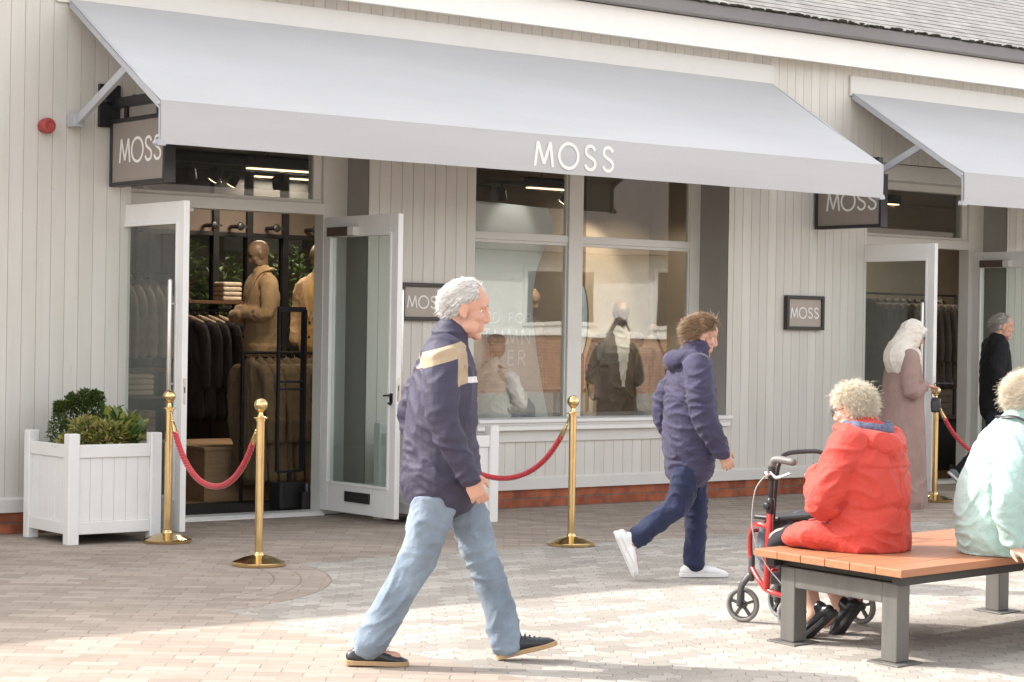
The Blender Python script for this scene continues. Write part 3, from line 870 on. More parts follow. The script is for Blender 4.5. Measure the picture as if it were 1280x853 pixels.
# ------------------------------------------------------------------ brass posts and red ropes
POSTP = MB()
def post(x, y, label, tilt=0):
    t = thing('rope_post', label, 'post', (x, y, 0), 0, 'polished brass rope posts')
    c = (x, y, 0)
    part(MB().lathe([(.162, 0), (.166, .006), (.166, .02), (.158, .026), (.15, .028), (.10, .05), (.05, .063), (.034, .066), (.03, .08), (.026, .085)], c, 48), 'base', BRASS, t, smooth=True)
    o = part(MB().lathe([(.0255, .084), (.0255, .90), (.03, .902), (.03, .915), (.0255, .917)], c, 32), 'pole', BRASS, t, smooth=True)
    part(MB().lathe([(.024, .916), (.045, .918), (.045, .926), (.022, .93), (.014, .945), (.013, .955), (.022, .962), (.012, .968)], c, 32), 'collar', BRASS, t, smooth=True)
    part(MB().ell((x, y, 1.003), (.043, .043, .043), n=32), 'finial_ball', BRASS, t, smooth=True)
    for o in kids(t):
        if o.name.split('.')[0] != 'finial_ball':
            m = o.modifiers.new('e', 'EDGE_SPLIT'); m.split_angle = R(40)
    return t
post(6.97, -1.0, 'brass rope post beside the right corner of the planter, nearer the open door')
post(6.79, -2.50, 'brass rope post standing alone on the paving in front of the doorway')
post(9.29, -2.54, 'brass rope post in front of the shop window, between the two walking people')
post(9.17, -1.0, 'brass rope post hidden behind the grey-haired walker, holding the rope end')
post(14.67, -1.21, 'brass rope post under the hand of the woman in the long dusty-pink robe')
post(14.55, -2.75, 'brass rope post holding the far end of the right-hand rope, past the picture edge')
ROPE = mat('red_rope', (.50, .022, .035), .75, var=.15, vs=30, sheen=.4)
def rope(a, c, sag, label):
    a, c = V((a[0], a[1], .88)), V((c[0], c[1], .88))
    t = thing('barrier_rope', label, 'rope', ((a.x+c.x)/2, (a.y+c.y)/2, .88-sag), 0, 'red twisted barrier ropes')
    n = 170; P = []
    dirv = (c-a).normalized()
    a2 = a+dirv*.035; c2 = c-dirv*.035
    for i in range(n+1):
        u = i/n; q = a2.lerp(c2, u); h = (math.cosh(2.4*(2*u-1))-1)/(math.cosh(2.4)-1)
        P.append(q+V((0, 0, -sag*(1-h))))
    mb = MB(); side = dirv.cross(V((0, 0, 1))).normalized()
    i0, i1 = 9, n-9
    s = 0; acc = [0]
    for i in range(1, n+1): s += (P[i]-P[i-1]).length; acc.append(s)
    for k in range(3):
        pts = []
        for i in range(i0, i1+1):
            tg = (P[min(i+1, n)]-P[i-1]).normalized(); up = side.cross(tg)
            th = 2*PI*(acc[i]/.085)+k*2*PI/3
            pts.append(P[i]+(side*math.cos(th)+up*math.sin(th))*.0095)
        mb.tube(pts, .0118, n=7, smooth=False, side=side)
    part(mb, 'twisted_cord', ROPE, t, smooth=True)
    for e, i in ((1, 0), (-1, n)):
        h = MB(); j = i+e*10
        h.tube([P[i+e*4], P[i+e*7], P[j]], [.012, .017, .018], n=14, smooth=False)
        h.tube([P[i]-dirv*e*.008+V((0, 0, .02)), P[i+e*1]+V((0, 0, .012)), P[i+e*5]], .006, n=8)
        h.ell(P[i+e*3], .013)
        part(h, 'brass_hook', BRASS, t, smooth=True)
    return t
rope((6.97, -1.0), (6.79, -2.50), .44, 'red twisted rope drooping between two brass posts in front of the doorway')
rope((9.17, -1.0), (9.29, -2.54), .46, 'red twisted rope drooping in front of the shop window beside the grey-haired walker')
rope((14.67, -1.21), (14.55, -2.75), .46, 'red twisted rope leading right from the post by the woman in the robe')

# ------------------------------------------------------------------ bench
BR = R(6.5)
BN = thing('park_bench', 'square wooden slatted bench on grey steel portal legs in the sun', 'bench', (8.2, -6.83, 0), BR)
TEAK = mat('orange_hardwood', (.37, .16, .08), .45, var=.16, vs=2.2, aniso=(.6, 14, 14), bump=.08, bs=60)
STEELG = mat('grey_steel_tube', (.15, .145, .135), .42, var=.1, vs=3, aniso=(6, 6, .6), metal=.3)
bx0, bx1, by0, by1 = -1.045, 1.20, -.50, .50
n = 6; w = (by1-by0)/n
for i in range(n):
    a = by0+i*w
    mb = MB(); mb.box(bx0, bx1, a+.002, a+w-.002, .414, .45)
    mb.build('slat', TEAK, BN, bevel=.003)
fr = MB()
for yy in (by0+.04, by1-.10): fr.box(bx0+.05, bx1-.05, yy, yy+.06, .37, .4135)
for xx in (bx0+.12, -.03, bx1-.18): fr.box(xx, xx+.06, by0+.10, by1-.10, .372, .4133)
fr.build('under_frame', mat('black_under_frame', (.03, .028, .025), .5), BN, bevel=.003)
for xx in (bx0+.10, bx1-.34):
    f = MB(); f.box(xx, xx+.10, by0+.105, by0+.205, .008, .37); f.box(xx, xx+.10, by1-.205, by1-.105, .008, .37); f.box(xx+.0005, xx+.0995, by0+.205, by1-.205, .272, .3696)
    fo = f.build('leg_frame', STEELG, BN, bevel=.006)
    for yy in (by0+.155, by1-.155):
        MB().box(xx-.05, xx+.15, yy-.10, yy+.10, 0.0, .0078).build('foot_plate', STEELG, fo, bevel=.002)

# the bench is a skewed parallelogram: its ends are not square to its long edges
SHEAR = Matrix(((1, .198, 0, 0), (0, 1, 0, 0), (0, 0, 1, 0), (0, 0, 0, 1)))
for o in list(BN.children_recursive): o.data.transform(SHEAR)
# ------------------------------------------------------------------ rollator (wheeled walking frame)
RL = thing('walking_frame', 'red wheeled walking frame with black grips standing beside the bench', 'walker', (7.79, -6.15, 0), R(96))
REDP = mat('red_lacquer', (.45, .022, .02), .25, coat=.6, var=.05)
RUB = mat('grey_rubber', (.21, .20, .19), .75); PLG = mat('grey_plastic', (.06, .06, .06), .45); CHROME = mat('chrome', (.75, .75, .75), .12, metal=1)
BLP = mat('black_plastic', (.02, .02, .022), .4)
def wheel(x, y, r, ang=0):
    M = Matrix.Translation((x, y, r)) @ Matrix.Rotation(ang, 4, 'Z') @ Matrix.Rotation(R(90), 4, 'X')
    vs = []; fs = []; n = 40
    for i in range(n):
        a = 2*PI*i/n
        for j in range(10):
            bq = 2*PI*j/10; rr_ = r-.013+.013*math.cos(bq); vs.append(M @ V((rr_*math.cos(a), rr_*math.sin(a), .015*math.sin(bq))))
    for i in range(n):
        for j in range(10): fs.append((i*10+j, ((i+1) % n)*10+j, ((i+1) % n)*10+(j+1) % 10, i*10+(j+1) % 10))
    rim = MB(); o = 0
    K = [(r-.026, -.011), (r-.012, -.011), (r-.012, .011), (r-.026, .011)]
    rv = []; rfs = []
    for i in range(n):
        a = 2*PI*i/n
        for q, z in K: rv.append(M @ V((q*math.cos(a), q*math.sin(a), z)))
    for i in range(n):
        for k in range(4): rfs.append((i*4+k, ((i+1) % n)*4+k, ((i+1) % n)*4+(k+1) % 4, i*4+(k+1) % 4))
    rim._add(rv, rfs)
    rim.lathe([(.001, -.02), (.02, -.02), (.02, .02), (.001, .02)], M=M, n=18)
    for k in range(5):
        a = 2*PI*k/5+.3; c, s = math.cos(a), math.sin(a)
        rim.bar(M @ V((.012*c, .012*s, 0)), M @ V(((r-.02)*c, (r-.02)*s, 0)), .015, .016, up=(M.to_3x3() @ V((0, 0, 1))))
    w_ = rim.build('wheel', PLG, RL)
    MB()._add(vs, fs).build('tyre', RUB, w_, smooth=True)
    return w_
wr = .092
# local frame: +x = direction of travel (front), y = left; grips towards the rear
for s, ang in ((1, .30), (-1, -.25)):
    fy = s*.15; hy = s*.285; ry_ = s*.285
    wheel(.22, fy, wr, ang); wheel(-.21, ry_, wr, 0)
    f = MB(); f.tube([(.22, fy+.03, wr), (.205, fy+.03, wr+.10), (.165, fy, wr+.165)], [(.011, .017), (.012, .018), (.015, .02)], side=(0, 1, 0))
    f.tube([(.22, fy+.036, wr), (.22, fy-.022, wr)], .009, smooth=False); f.tube([(.165, fy, wr+.14), (.165, fy, wr+.25)], .017, smooth=False)
    f.build('caster_fork', PLG, RL, smooth=True)
    m_ = MB(); m_.tube([(-.045, hy, .22), (-.06, hy, .64)], .0185, n=12, smooth=False)                       # upright
    m_.tube([(.165, fy, wr+.20), (.17, fy+s*.01, .40), (.13, s*.2, .49), (.02, hy, .53), (-.055, hy, .52)], .0135, n=12)   # curved front member
    m_.tube([(.165, fy, wr+.20), (.06, s*.2, .22), (-.06, hy, .20), (-.20, ry_-s*.03, .16), (-.21, ry_-s*.03, wr)], .0135, n=12)
    m_.tube([(-.21, ry_, wr), (-.21, ry_-s*.05, wr)], .009, smooth=False)
    m_.tube([(-.055, hy, .45), (-.14, ry_-s*.03, .32), (-.20, ry_-s*.03, .16)], .012, n=10)
    m_.build('side_frame', REDP, RL, smooth=True)
    h = MB(); h.tube([(-.06, hy, .62), (-.068, hy, .80)], .0125, n=12, smooth=False); h.tube([(-.06, hy, .60), (-.062, hy, .655)], .022, n=12, smooth=False)
    h.tube([(-.066, hy, .77), (-.068, hy, .83)], .02, n=12, smooth=False); h.build('handle_tube', BLACK, RL, smooth=True)
    g = MB(); g.tube([(-.068, hy, .82), (-.075, hy, .855), (-.11, hy, .866), (-.20, hy, .858)], [.019, .02, .019, .019], n=12)
    g.build('grip', mat('grey_grip', (.14, .135, .13), .5), RL, smooth=True)
    bl = MB(); bl.tube([(-.07, hy+.012, .80), (-.11, hy+.016, .775), (-.19, hy+.014, .80)], [.008, .009, .007], n=8)
    bl.lathe([(.012, -.02), (.016, -.01), (.016, .01), (.012, .02)], (-.06, hy+.024, .79), 12, M=Matrix.Rotation(R(90), 4, 'X'))
    bl.build('brake_lever', CHROME, RL, smooth=True)
    kn = MB(); kn.lathe([(.006, 0), (.019, .004), (.019, .016), (.012, .02)], (-.06, hy+s*.02, .63), 10, M=Matrix.Rotation(R(-90*s), 4, 'X')); kn.build('height_knob', BLP, RL, smooth=True)
    cb = MB(); cb.tube([(-.06, hy+.03, .79), (.0, hy+s*.05, .70), (.01, hy+s*.05, .50), (-.06, hy+s*.03, .34), (-.20, ry_, .20)], .0035, n=6, k=8)
    cb.build('brake_cable', mat('grey_cable', (.35, .35, .35), .5), RL, smooth=True)
MB().tube([(-.05, -.245, .30), (-.05, .245, .30)], .011, n=10, smooth=False).build('cross_bar', REDP, RL, smooth=True)
MB().tube([(.13, -.20, .485), (.13, .20, .485)], .0115, n=10, smooth=False).build('cross_bar', REDP, RL, smooth=True)
MB().box(-.05, .12, -.20, .20, .545, .57).build('seat', BLP, RL, bevel=.01)
bk_ = MB(); bk_.tube([(-.03, .225, .56), (-.035, .215, .72), (-.04, .20, .83), (-.045, .15, .885), (-.05, 0, .895), (-.045, -.15, .885), (-.04, -.20, .83), (-.03, -.225, .56)], .0125, n=10, k=5); bk_.build('backrest_hoop', BLACK, RL, smooth=True)
bg = MB(); bg.tube([(.06, 0, .27), (.07, 0, .36), (.07, 0, .46), (.06, 0, .52)], [(.17, .07), (.19, .09), (.19, .085), (.18, .05)], n=20, side=(0, 1, 0))
bg.blob('carry_bag', mat('slate_nylon', (.085, .095, .115), .55, bump=.2, bs=200), RL, .012, 2, dict(amp=.012, sc=(8, 8, 8), seed=4))

# ------------------------------------------------------------------ the other side of the street, seen only in the glass
OP = thing('opposite_shop', 'low white-walled brick building facing the shops across the paving, mirrored in the window', 'building', (36, -24, 0))
part(MB().box(8, 70, -32, -24, 0, 1.35), 'brick_dado', DADO, OP)
part(MB().box(8, 70, -31.98, -24.03, 1.35, 3.4), 'upper_wall', mat('opposite_white', (.7, .69, .66), .6), OP)
q = MB(); q.box(7.9, 70.1, -32.1, -23.9, 1.35, 1.43); part(q, 'sill_band', FASCIA, OP)
q = MB(); q.prism([(-23.4, 3.3), (-28, 5.9), (-32.6, 3.3)], 7.5, 70.5, 'x'); part(q, 'roof', mat('opposite_roof', (.12, .10, .09), .8), OP)
x = 10
wp = []
while x < 68:
    f = MB(); f.box(x, x+2.2, -24.03, -23.97, 1.6, 3.0); fo = part(f, 'window_frame', UPVC, OP)
    part(MB().box(x+.1, x+2.1, -23.972, -23.962, 1.7, 2.9), 'window_pane', mat('dark_window', (.03, .035, .04), .1), OP, sub=fo)
    x += 4.1
# ------------------------------------------------------------------ people
SKIN = mat('skin', (.56, .31, .225), .5, var=.10, vs=18, bump=.05, bs=200, sss=.12)
SKIN2 = mat('skin_pale', (.62, .37, .28), .5, var=.10, vs=18, bump=.05, bs=200, sss=.12)
EYEW = mat('eye_white', (.75, .73, .7), .15, var=.02); EYED = mat('eye_dark', (.03, .02, .015), .1)
LIPS = mat('lips', (.42, .17, .14), .45)

def hand(mb, wrist, d, nrm, thumb, curl=.5, sc=1.0, spread=.05):
    """wrist point, pointing direction d, back-of-hand normal nrm, thumb = +1/-1 side; palm, four bent fingers, thumb"""
    d = V(d).normalized(); nrm = V(nrm); nrm = (nrm-d*nrm.dot(d)).normalized(); s = d.cross(nrm)*thumb
    w = V(wrist)
    mb.tube([w-d*.03*sc, w+d*.02*sc, w+d*.055*sc, w+d*.092*sc], [(.027*sc, .02*sc), (.033*sc, .017*sc), (.041*sc, .0155*sc), (.039*sc, .012*sc)], n=14, side=s)
    Ls = (.92, 1.0, .93, .74)
    for i in range(4):
        off = (1.5-i)*.0205*sc
        b = w+d*(.088-(.006 if i == 3 else 0)-(.003 if i == 0 else 0))*sc+s*off
        dd = (d+s*(1.5-i)*spread).normalized()
        ax = dd.cross(nrm)
        pts = [b-dd*.03*sc, b]; rad = [.0085*sc, .0088*sc]
        cur = Vector(dd); th = 0
        for L, k in ((.042, .75), (.027, 1.0), (.022, .7)):
            q = Quaternion(ax, -curl*k*(1+.08*i)); cur = q @ cur
            pts.append(pts[-1]+cur*L*Ls[i]*sc); rad.append((.0082, .0075, .0062)[len(rad)-2]*sc)
        mb.tube(pts, rad, n=9, k=3)
    b = w+d*.018*sc+s*.026*sc
    t1 = (d*.65+s*.75-nrm*.25).normalized(); t2 = (d*.9+s*.35-nrm*.3).normalized(); t3 = (d*1+s*.02-nrm*.35).normalized()
    mb.tube([b-t1*.02*sc, b+t1*.026*sc, b+t1*.026*sc+t2*.032*sc, b+t1*.026*sc+t2*.032*sc+t3*.024*sc], [.014*sc, .0125*sc, .0095*sc, .0075*sc], n=9, k=3)

def head_pieces(mb, M, k=1.0, old=False):
    """skull, jaw, brow, nose, lips, ears; +x is the face, head centre (ear level) at the origin of M"""
    def e(c, r): mb.ell(M @ (V(c)*k), tuple(x*k for x in r), M=M.to_3x3().normalized().to_4x4(), n=22)
    e((-.012, 0, .032), (.098, .077, .092))
    e((.018, 0, .04), (.075, .068, .068))
    e((.030, 0, -.035), (.060, .060, .078))
    e((.020, 0, -.075), (.058, .048, .045))
    e((.066, 0, -.104), (.022, .024, .018))
    for s in (1, -1):
        e((.058, s*.036, -.022), (.026, .026, .024))
        e((.072, s*.03, .028), (.018, .026, .012))
        e((-.005, s*.077, -.005), (.022, .007, .033)); e((-.002, s*.081, .012), (.018, .006, .014)); e((.004, s*.078, -.03), (.012, .006, .012))
        e((.035, s*.05, -.07), (.035, .016, .03))
        e((.095, s*.011, -.033), (.009, .008, .007))
    P = [M @ (V(p)*k) for p in ((.080, 0, .026), (.093, 0, .0), (.1035, 0, -.024), (.099, 0, -.035))]
    mb.tube(P, [(.010*k, .010*k), (.0105*k, .010*k), (.0125*k, .010*k), (.011*k, .009*k)], n=12, side=M.to_3x3() @ V((0, 1, 0)))
    for z, x, r in ((-.061, .085, .0075), (-.074, .083, .009)):
        P = [M @ (V(p)*k) for p in ((x-.018, .024, z-.001), (x, .010, z), (x+.002, 0, z-.001), (x, -.010, z), (x-.018, -.024, z-.001))]
        mb.tube(P, [r*.5*k, r*.85*k, r*.9*k, r*.85*k, r*.5*k], n=8)

def head_extras(t, M, k=1.0, glasses=False, brow=(.15, .12, .1)):
    for s in (1, -1):
        c = M @ (V((.0615, s*.031, .005))*k)
        o = MB().ell(c, .0122*k, n=16).build('eye', EYEW, t, smooth=True)
        d = (M.to_3x3() @ V((1, s*.06, -.05))).normalized()
        MB().ell(c+d*.0072*k, .0063*k, n=12).build('iris', EYED, o, smooth=True)
        b = MB(); b.tube([M @ (V(p)*k) for p in ((.090, s*.014, .030), (.088, s*.032, .036), (.070, s*.052, .030))], [.003*k, .004*k, .002*k], n=6)
        b.build('eyebrow', mat('brow', brow, .8), t, smooth=True)
    if glasses:
        g = MB(); B3 = M.to_3x3()
        for s in (1, -1):
            P = []
            for i in range(17):
                a = 2*PI*i/16; P.append(M @ (V((.106-.012*abs(math.cos(a))*(1 if math.cos(a)*1 > 0 else .2), s*(.033+.024*math.cos(a)), .004+.019*math.sin(a)))*k))
            g.tube(P, .0022*k, n=6, smooth=False, cap=0)
            g.tube([M @ (V(p)*k) for p in ((.096, s*.056, .010), (.05, s*.076, .012), (-.01, s*.082, .014), (-.03, s*.08, -.005))], .0022*k, n=6)
        g.tube([M @ (V(p)*k) for p in ((.108, .010, .008), (.112, 0, .011), (.108, -.010, .008))], .0022*k, n=6)
        g.build('glasses', mat('spectacle_frame', (.05, .035, .03), .3), t, smooth=True)

def hair(t, M, m, n=1500, length=.05, seed=1, k=1.0, curl=.5, lift=.5, back=-.10, front=.055, rad=.0016, comb=(-.5, 0, -.6), cap=1.0, wave=0, lump=.005):
    """scalp cap plus many tapered strands; combed along `comb` in head space"""
    r = random.Random(seed); mb = MB(); B3 = M.to_3x3()
    def inside(p):
        # hairline in head space
        x, y, z = p
        if x > front+.01*math.sin(y*60): return False
        if x > -.015: return z > .028+max(0, x)*.62
        return z > back+max(0, x+.06)*1.6
    cvs = []; cfs = []; nl, na = 22, 44
    C0 = V((-.012, 0, .03)); RR = V((.104, .083, .098))*cap
    idx = {}
    for i in range(nl+1):
        th = PI*.78*i/nl
        for j in range(na):
            a = 2*PI*j/na
            q = V((math.sin(th)*math.cos(a), math.sin(th)*math.sin(a), math.cos(th)))
            p = V((C0.x+RR.x*q.x, C0.y+RR.y*q.y, C0.z+RR.z*q.z))
            ok = inside(p)
            nz = (noise.noise(p*38+V((seed, 0, 0)))+noise.noise(p*15+V((0, seed, 0)))*1.1)*lump + noise.noise(p*90)*.002
            sh = 1 if ok else -.035
            pp = p+q*(nz+ (0 if ok else sh*.35))
            idx[i, j] = len(cvs); cvs.append(M @ (pp*k))
    for i in range(nl):
        for j in range(na): cfs.append((idx[i, j], idx[i+1, j], idx[i+1, (j+1) % na], idx[i, (j+1) % na]))
    mb._add(cvs, cfs)
    cnt = 0; tries = 0
    while cnt < n and tries < n*20:
        tries += 1
        q = V((r.gauss(0, 1), r.gauss(0, 1), r.gauss(0, 1))).normalized()
        p = V((C0.x+RR.x*q.x, C0.y+RR.y*q.y, C0.z+RR.z*q.z))*.995
        if not inside(p): continue
        cnt += 1
        d = q*lift + V(comb)*(1-lift*.5) + V((r.uniform(-1, 1), r.uniform(-1, 1), r.uniform(-1, 1)))*curl*.7
        # follow the skull: drop the inward part
        if d.dot(q) < .08: d += q*(.08-d.dot(q)+.08)
        d.normalize()
        L = length*r.uniform(.55, 1.25)*(1.5 if r.random() < .06 else 1); side = d.cross(q).normalized() if d.cross(q).length > .01 else q.orthogonal()
        bend = V((0, 0, -1))*.35 + V(comb)*.3 + side*r.uniform(-1, 1)*curl
        pts = []; cur = V(p)
        npt = 8 if wave else 4; ph = r.uniform(0, 6.28); ax2 = d.cross(side)
        for j in range(npt):
            ww = (side*math.cos(ph+j*1.25)+ax2*math.sin(ph+j*1.25))*wave*min(1, j/2) if wave else V((0, 0, 0))
            pts.append(M @ ((cur+ww)*k)); d = (d+bend*.35*j/npt).normalized()
            if d.dot(q) < 0 and (cur-C0).length < .1: d = (d-q*d.dot(q)).normalized()
            cur = cur+d*L/(npt-1)
        w = rad*k*r.uniform(.7, 1.5)
        mb.tube(pts, [w*(1-.85*(j/(npt-1))**2) for j in range(npt)], n=3, smooth=False, cap=0, side=B3 @ q)
    return mb.build('hair', m, t, smooth=True, fix=False)

def hairmat(name, stops, rough=.45):
    m, nt, out = newmat(name)
    g = N(nt, 'ShaderNodeNewGeometry'); rp = ramp(nt, stops); nt.links.new(g.outputs['Random Per Island'], rp.inputs[0])
    p = N(nt, 'ShaderNodeBsdfPrincipled', i_Roughness=rough); nt.links.new(rp.outputs[0], p.inputs['Base Color'])
    tc = N(nt, 'ShaderNodeTexCoord'); nz = N(nt, 'ShaderNodeTexNoise', i_Scale=70.0, i_Detail=3); nt.links.new(tc.outputs['Object'], nz.inputs[0])
    b = N(nt, 'ShaderNodeBump', i_Strength=.3, i_Distance=.004); nt.links.new(nz.outputs[0], b.inputs['Height']); nt.links.new(b.outputs[0], p.inputs['Normal'])
    nt.links.new(p.outputs[0], out.inputs[0]); return m
H_WHITE = hairmat('white_hair', [(0, (.55, .53, .51)), (.5, (.70, .68, .66)), (1, (.78, .77, .75))])
H_BLOND = hairmat('blonde_hair', [(0, (.58, .48, .33)), (.4, (.76, .68, .53)), (1, (.88, .83, .73))])
H_BROWN = hairmat('brown_hair', [(0, (.15, .09, .05)), (.5, (.27, .17, .10)), (1, (.40, .28, .18))])
H_GREY = hairmat('grey_hair', [(0, (.25, .22, .2)), (.5, (.42, .39, .36)), (1, (.55, .52, .49))])

def fabric(name, c, var=.12, rough=.8, bs=260, bump=.12, vs=9, sheen=.1, weave=True):
    if max(c) < .05: sheen = 0
    return mat(name, c, min(1, rough+.1), var=var*1.3, vs=vs, bump=.35, bs=70, sheen=sheen, spec=.3)

def headM(c, pitch=0, yaw=0, roll=0):
    """pitch>0 looks down"""
    return Matrix.Translation(V(c)) @ Matrix.Rotation(yaw, 4, 'Z') @ Matrix.Rotation(pitch, 4, 'Y') @ Matrix.Rotation(roll, 4, 'X')

def neck(mb, chest, head, M, k=1.0):
    mb.tube([V(chest), (V(chest)+V(head))/2-V((.012, 0, 0)), M @ V((-.02, 0, -.03))], [(.066*k, .06*k), (.056*k, .055*k), (.055*k, .055*k)], n=16, side=(0, 1, 0))

def torso(mb, secs, n=28):
    """secs: (x, y, z, half width along y, half depth along x)"""
    mb.tube([s[:3] for s in secs], [(s[3], s[4]) for s in secs], n=n, side=(0, 1, 0), cap=3)

LACE = mat('laces', (.6, .6, .6), .8)
def shoe(t, ankle, d, m, sole, k=1.0, up=V((0, 0, 1)), name='shoe', low=False, L=.275):
    d = V(d).normalized(); a = V(ankle); u = up - d*up.dot(d); u.normalize(); s = u.cross(d)
    h = .088*k                                   # ankle height over the sole
    f = lambda x, z, y=0: a+d*x*k+u*(z*k-h)+s*y*k
    mb = MB()
    mb.tube([f(-.062, .040), f(-.03, .045), (f(.02, .05)), f(.075, .043), f(.13, .033), f(.175, .026), f(.20, .022)],
            [(.033*k, .034*k), (.036*k, .040*k), (.037*k, .043*k), (.042*k, .033*k), (.046*k, .024*k), (.038*k, .019*k), (.022*k, .013*k)], n=18, side=s)
    mb.tube([f(-.02, .05), f(-.012, .095)], [(.036*k, .044*k), (.037*k, .046*k)], n=16, side=s, smooth=False)
    o = mb.blob(name, m, t, .0075, 3, dict(amp=.003, sc=(14, 14, 14), seed=3))
    if m is not LEATHER or sole is SOLE_TAN:
        lc = MB(); 
        for q in range(5):
            x = .045+q*.022; z = .098-q*.0105
            lc.tube([f(x, z-.016, -.026), f(x, z-.001, -.012), f(x+.004, z+.002, 0), f(x, z-.001, .012), f(x, z-.016, .026)], .0032*k, n=6)
        lc.build('laces', LACE if m is not LEATHER else m, o, smooth=True)
    sm = MB(); pl = []
    for x, w in ((-.098, .012), (-.088, .027), (-.06, .036), (-.02, .036), (.04, .036), (.09, .043), (.135, .047), (.175, .043), (.202, .03), (.218, .012)): pl.append((x, w))
    ring = [(x, w) for x, w in pl]+[(x, -w) for x, w in reversed(pl)]
    n = len(ring); vs = [f(x, -.0, y) for x, y in ring]+[f(x*1.0, .024, y*1.02) for x, y in ring]
    sm._add(vs, [tuple(range(n)), tuple(range(2*n-1, n-1, -1))]+[(i, i+n, (i+1) % n+n, (i+1) % n) for i in range(n)])
    sm.build('sole', sole, o, bevel=.003)
    return o
SOLE_TAN = mat('tan_sole', (.42, .28, .15), .7); SOLE_W = mat('white_sole', (.72, .72, .72), .6); SOLE_B = mat('black_sole', (.02, .02, .02), .6)
LEATHER = mat('black_leather', (.02, .021, .026), .32, var=.2, bump=.08, bs=90); CANVW = mat('white_canvas', (.76, .76, .77), .7, bump=.1, bs=200)

# ---- 1: grey-haired man striding past in the foreground ------------------------------------------
t = thing('person', 'grey-haired man in navy jacket with beige shoulder panel and pale jeans striding across the foreground', 'person', (5.52, -6.175, 0), R(-31.5))
HM = headM((.085, .0, 1.585), R(10), R(-8))
hipL, hipR = (.0, .085, .90), (-.02, -.085, .90)
kL, aL = (.175, .09, .485), (.305, .075, .105)
kR, aR = (-.125, -.085, .47), (-.335, -.08, .105)
shL, shR = (.01, .185, 1.37), (-.03, -.185, 1.37)
eL, wL = (-.13, .24, 1.11), (-.02, .23, .875)
eR, wR = (-.03, -.255, 1.10), (.09, -.235, .855)
b = MB()
head_pieces(b, HM, 1.05); neck(b, (.01, 0, 1.42), (.08, 0, 1.57), HM, 1.05)
torso(b, [(-.02, 0, .86, .13, .09), (-.02, 0, 1.05, .13, .09), (-.01, 0, 1.25, .14, .1), (-.005, 0, 1.38, .13, .08)])
b.tube([shL, eL, wL], [.045, .036, .026], n=12); b.tube([shR, eR, wR], [.045, .036, .026], n=12)
hand(b, wL, V(wL)-V(eL), (0, 1, 0), 1, .55); hand(b, wR, V(wR)-V(eR), (0, -1, 0), -1, .55)
b.tube([hipL, kL, aL], [.065, .045, .034], n=12); b.tube([hipR, kR, aR], [.065, .045, .034], n=12)
b.tube([aL, (.33, .075, .07), (.44, .075, .075)], [.033, .034, .025], n=10); b.tube([aR, (-.32, -.08, .05), (-.21, -.08, .04)], [.033, .034, .025], n=10)
b.blob('body', SKIN, t, .0055, 3)
head_extras(t, HM, 1.05, brow=(.4, .38, .35))
hair(t, HM, H_WHITE, 2600, .026, 3, k=1.05, curl=.25, lift=.16, front=.045, back=-.085, comb=(-.7, 0, -.7), rad=.0015, cap=.985, lump=.0015)
NAVY = fabric('navy_shell', (.028, .027, .055), .15, .6, 200, .1); BEIGE = fabric('beige_panel', (.42, .33, .22), .08); STRIPE = fabric('white_stripe', (.7, .69, .7), .05)
b = MB()
torso(b, [(-.01, 0, .815, .203, .174), (-.015, 0, .83, .21, .18), (-.015, 0, .91, .208, .17), (-.02, 0, 1.02, .207, .162), (-.015, 0, 1.18, .212, .152), (-.005, 0, 1.30, .205, .138), (-.0, 0, 1.385, .165, .11), (.01, 0, 1.44, .095, .085), (.018, 0, 1.485, .078, .075)])
b.tube([(-.005, .12, 1.37), shL, eL, wL], [.09, .088, .072, .052], n=18); b.tube([(-.005, -.12, 1.37), shR, eR, wR], [.09, .088, .072, .052], n=18)
